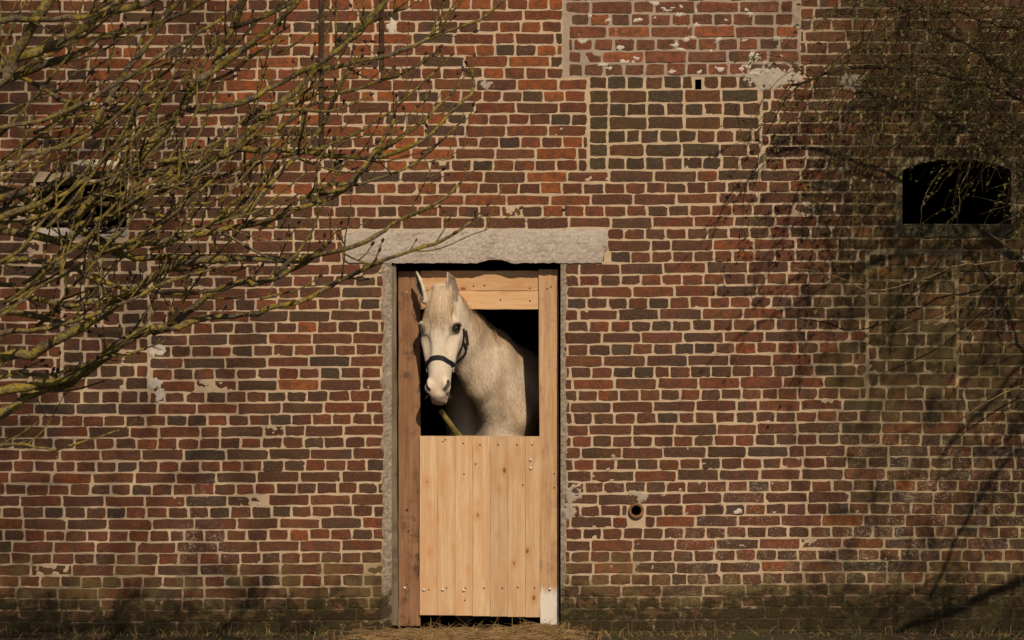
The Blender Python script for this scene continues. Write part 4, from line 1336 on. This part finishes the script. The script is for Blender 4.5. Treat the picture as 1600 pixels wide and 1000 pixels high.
# ------------------------------------------------------------------ shrub with fine trailing shoots, right, close to the wall
shrub = thing('trailing_shrub', 'dark tangled shrub of fine trailing shoots hanging over the right end of the wall', 'shrub', (3.75, -1.1, 0))
soff = np.array(shrub.location)
SR = random.Random(77)
SHADE_SHOOTS_R = 680
mb = MB()
sp = spline([(3.75, -1.1, -0.02), (3.6, -1.05, 0.9), (3.7, -1.0, 1.9), (3.55, -1.0, 2.8), (3.5, -0.9, 3.7)], 0.12)
tube(mb, sp - soff, np.linspace(0.085, 0.03, len(sp)), 9, 0.15, SR)
mb.build('trunk', M['vine'], shrub, smooth=True)
stems, leaves = MB(), MB()
def leaf(p, d, size):
    d = unit(d); s_2 = unit(np.cross(d, (SR.gauss(0, 1), SR.gauss(0, 1), SR.gauss(0, 1)))) * size * 0.26
    n0 = len(leaves.v); q = p - soff
    leaves.v += [tuple(q), tuple(q + d * size * .5 + s_2), tuple(q + d * size), tuple(q + d * size * .5 - s_2)]
    leaves.f.append([n0, n0 + 1, n0 + 2, n0 + 3])
def shoot(p, d, length, r0, level, grav, leafy):
    n_ = max(5, int(length / 0.05)); pts = [np.array(p, float)]; d = unit(d)
    for i in range(n_):
        d = unit(d + np.array([0, 0, -grav]) + np.array([SR.gauss(0, .10), SR.gauss(0, .08), SR.gauss(0, .10)]))
        q = pts[-1] + d * length / n_
        q[1] = min(q[1], -0.04)
        pts.append(q)
    pts = np.array(pts)
    tube(stems, pts - soff, np.linspace(r0, max(0.0009, r0 * .3), len(pts)), 4, 0.2, SR)
    for i in range(1, len(pts)):
        if SR.random() < leafy:
            t = unit(pts[i] - pts[i - 1])
            for _ in range(2): leaf(pts[i], t + np.array([SR.gauss(0, .6), SR.gauss(0, .6), SR.gauss(0, .6)]), SR.uniform(0.012, 0.03))
        if level and SR.random() < 0.42:
            t = unit(pts[i] - pts[i - 1])
            shoot(pts[i], t + np.array([SR.gauss(0, .7), SR.gauss(0, .5), SR.gauss(0, .7)]), length * SR.uniform(0.15, 0.45), r0 * 0.55, level - 1, grav, leafy)
LIMBS = [([(3.6, -1.0, 1.9), (3.2, -0.9, 2.5), (2.6, -0.75, 2.9), (1.9, -0.55, 3.05), (1.5, -0.4, 2.95)], 0.022),
         ([(3.6, -1.0, 2.4), (3.1, -0.8, 3.0), (2.5, -0.6, 3.3), (2.0, -0.5, 3.35)], 0.018),
         ([(3.6, -1.0, 1.6), (3.1, -0.9, 2.1), (2.9, -0.8, 2.4), (2.6, -0.7, 2.75)], 0.015),
         ([(3.5, -0.9, 2.9), (3.0, -0.7, 3.5), (2.4, -0.6, 3.8)], 0.018)]
for (pp, r_) in LIMBS:
    sp = spline(pp, 0.06)
    sp = sp + np.array([[SR.gauss(0, .008), SR.gauss(0, .006), SR.gauss(0, .008)] for _ in sp])
    mb = MB(); tube(mb, sp - soff, np.linspace(r_, r_ * .35, len(sp)), 7, 0.2, SR)
    mb.build('branch', M['vine'], shrub, smooth=True)
    for i in range(3, len(sp)):
        for _ in range(1):
            shoot(sp[i], (SR.uniform(-1, -0.1), SR.gauss(0, .5), SR.uniform(-0.5, 0.6)), SR.uniform(0.3, 0.8), 0.003, 1, 0.11, 0.55)
for _ in range(95):
    a, b = SR.triangular(1330, 1740, 1660), SR.uniform(-60, 215)
    shoot(W(a, b, -SR.uniform(0.25, 1.3)), (SR.uniform(-1, -0.2), SR.gauss(0, .4), SR.uniform(-0.6, 0.5)), SR.uniform(0.3, 0.9), 0.0028, 1, 0.10, 0.5)
# crown out of view, front and right, added to shade the wall's right end
def shadow_src(px, py, d):
    return W(px, py) + np.array(SUN_DIR) * d / (math.cos(SUN_EL) * math.cos(SUN_AZ))
for (pp, r0, d_) in (([(1700, 610), (1600, 690), (1555, 745), (1520, 795), (1482, 870), (1452, 940)], 0.017, 1.9), ([(1620, 560), (1575, 590), (1540, 640), (1505, 665), (1470, 720)], 0.014, 2.0),
                     ([(1500, 330), (1430, 380), (1360, 415), (1280, 450), (1200, 500), (1150, 530)], 0.009, 1.8), ([(1640, 300), (1540, 380), (1440, 395), (1380, 400), (1300, 420)], 0.02, 2.8), ([(1700, 860), (1600, 905), (1500, 950), (1400, 990)], 0.03, 2.2)):
    pts = [shadow_src(a, b, d_) for a, b in pp]
    z0_ = max(pts[0][2] - 0.6, 1.5)
    root_ = np.array([np.interp(min(z0_, 3.6), [0, 3.7], [3.75, 3.5]), -1.0, min(z0_, 3.6)])
    sp = spline([root_, root_ * .5 + pts[0] * .5 + np.array([0.3, -0.2, 0.1]), *pts], 0.08)
    sp = sp + np.array([[SR.gauss(0, .006), SR.gauss(0, .006), SR.gauss(0, .006)] for _ in sp])
    mb = MB(); tube(mb, sp - soff, np.linspace(r0 * 1.3, r0 * .6, len(sp)), 7, 0.2, SR); mb.build('branch', M['vine'], shrub, smooth=True)
    for i in range(8, len(sp)):
        shoot(sp[i], (SR.gauss(0, .6), SR.gauss(0, .6), SR.gauss(0, .6)), SR.uniform(0.15, 0.5), 0.0035, 1, 0.05, 0.3)
for _ in range(SHADE_SHOOTS_R):
    u_ = SR.random() ** 0.75
    a, b = 1230 + 520 * u_, SR.uniform(-100, 1150)
    d_ = SR.uniform(2.2, 4.4)
    p_ = shadow_src(a, b, d_)
    q_ = p_ - np.array([0, -D, ZC]); k_2 = D / q_[1]            # keep clear of the view
    if abs(q_[0] * k_2) < 2.95 and abs(q_[2] * k_2) < 1.9: continue
    shoot(p_, (SR.uniform(-1, .4), SR.gauss(0, .5), SR.gauss(0, .5)), SR.uniform(0.25, 0.7), 0.0042, 1, 0.06, 0.55)
tag(stems.build('shoots', M['vine'], shrub), None, kind='stuff')
tag(leaves.build('leaves', M['leaf'], shrub), None, kind='stuff')
# the few long dry runners that catch the light
for (pp, w_, dp) in (([(1640, 405), (1600, 408), (1500, 415), (1430, 440), (1362, 453), (1300, 430), (1235, 419)], 2.2, 0.15),
                 ([(1600, 395), (1580, 420), (1540, 450), (1480, 490), (1400, 520)], 1.8, 0.18),
                 ([(1520, 240), (1512, 270), (1497, 300), (1500, 330), (1478, 350)], 1.6, 0.1),
                 ([(1475, 262), (1452, 292), (1440, 325), (1438, 352)], 1.6, 0.12),
                 ([(1600, 600), (1570, 615), (1540, 628), (1500, 655)], 2.0, 0.1),
                 ([(1620, 320), (1560, 350), (1530, 352), (1600, 400)], 1.5, 0.12)):
    sp = spline([W(a, b, -dp - 0.03 * i) for i, (a, b) in enumerate(pp)], 0.04)
    sp = sp + np.array([[SR.gauss(0, .003), 0, SR.gauss(0, .003)] for _ in sp])
    mb = MB(); tube(mb, sp - soff, np.linspace(w_ * P * .65, w_ * P * .4, len(sp)), 5, 0.2, SR)
    mb.build('runner', M['runner'], shrub, smooth=True)

# ------------------------------------------------------------------ straw and dead grass at the door sill
GR = random.Random(91)
def blades(name, mat, spots, label):
    vv, fc = [], []
    for (p, d, ln, w_, bend) in spots:
        d = unit(d); s_2 = unit(np.cross(d, (GR.gauss(0, .3), -1, GR.gauss(0, .3)))) * w_
        n0 = len(vv)
        q = np.array(p)
        for k in range(4):
            t = k / 3
            c_ = q + d * ln * t + np.array([0, 0, -bend]) * t * t * ln
            ww = s_2 * (1 - 0.8 * t * t)
            vv.append(tuple(c_ - ww)); vv.append(tuple(c_ + ww))
        for k in range(3):
            fc.append((n0 + 2 * k, n0 + 2 * k + 1, n0 + 2 * k + 3, n0 + 2 * k + 2))
    return tag(mesh_obj(name, np.array(vv), np.array(fc), mat), label, None, None, 'stuff')
sp_ = []
for _ in range(2600):
    px = GR.triangular(540, 905, 790) if GR.random() < .75 else GR.uniform(560, 900)
    y = -GR.uniform(0.0, 0.55) if GR.random() < .75 else GR.uniform(0, 0.10)
    mound = 0.040 * math.exp(-((px - 850) / 42) ** 2) + 0.012 * math.exp(-((px - 580) / 40) ** 2) + 0.003
    z = GR.uniform(-0.01, 1) * mound * (1 if y > -0.3 else 0.5)
    sp_.append((W(px, 985, y)[:2].tolist() + [z], (GR.gauss(0, 1), GR.gauss(0, .5), GR.gauss(0.02, .13)), GR.uniform(0.05, 0.2), GR.uniform(0.0008, 0.0018), GR.uniform(0, .5)))
for _ in range(60):
    px = GR.choice((600, 850, 865, 700, 880, 905)) + GR.gauss(0, 18)
    sp_.append((W(px, 985, -GR.uniform(0.02, 0.3))[:2].tolist() + [0.0], (GR.gauss(0, .6), GR.gauss(0, .3), 0.8), GR.uniform(0.05, 0.13), 0.001, GR.uniform(.2, .9)))
blades('straw', M['straw'], sp_, 'loose dry straw heaped at the foot of the half door')
sp_ = []
for _ in range(1500):
    px = GR.uniform(-300, 1900)
    if 600 < px < 870 and GR.random() < .8: continue
    y = -abs(GR.gauss(0, 0.25)) - 0.015
    sp_.append((W(px, 985, y)[:2].tolist() + [-0.02], (GR.gauss(0, .5), GR.gauss(0, .4), 0.9), GR.uniform(0.03, 0.11), GR.uniform(0.001, 0.002), GR.uniform(.1, .9)))
blades('dead_grass', M['straw'], sp_[:900], 'thin dead grass along the foot of the wall')
blades('grass', M['grass'], sp_[900:], 'thin green grass along the foot of the wall')
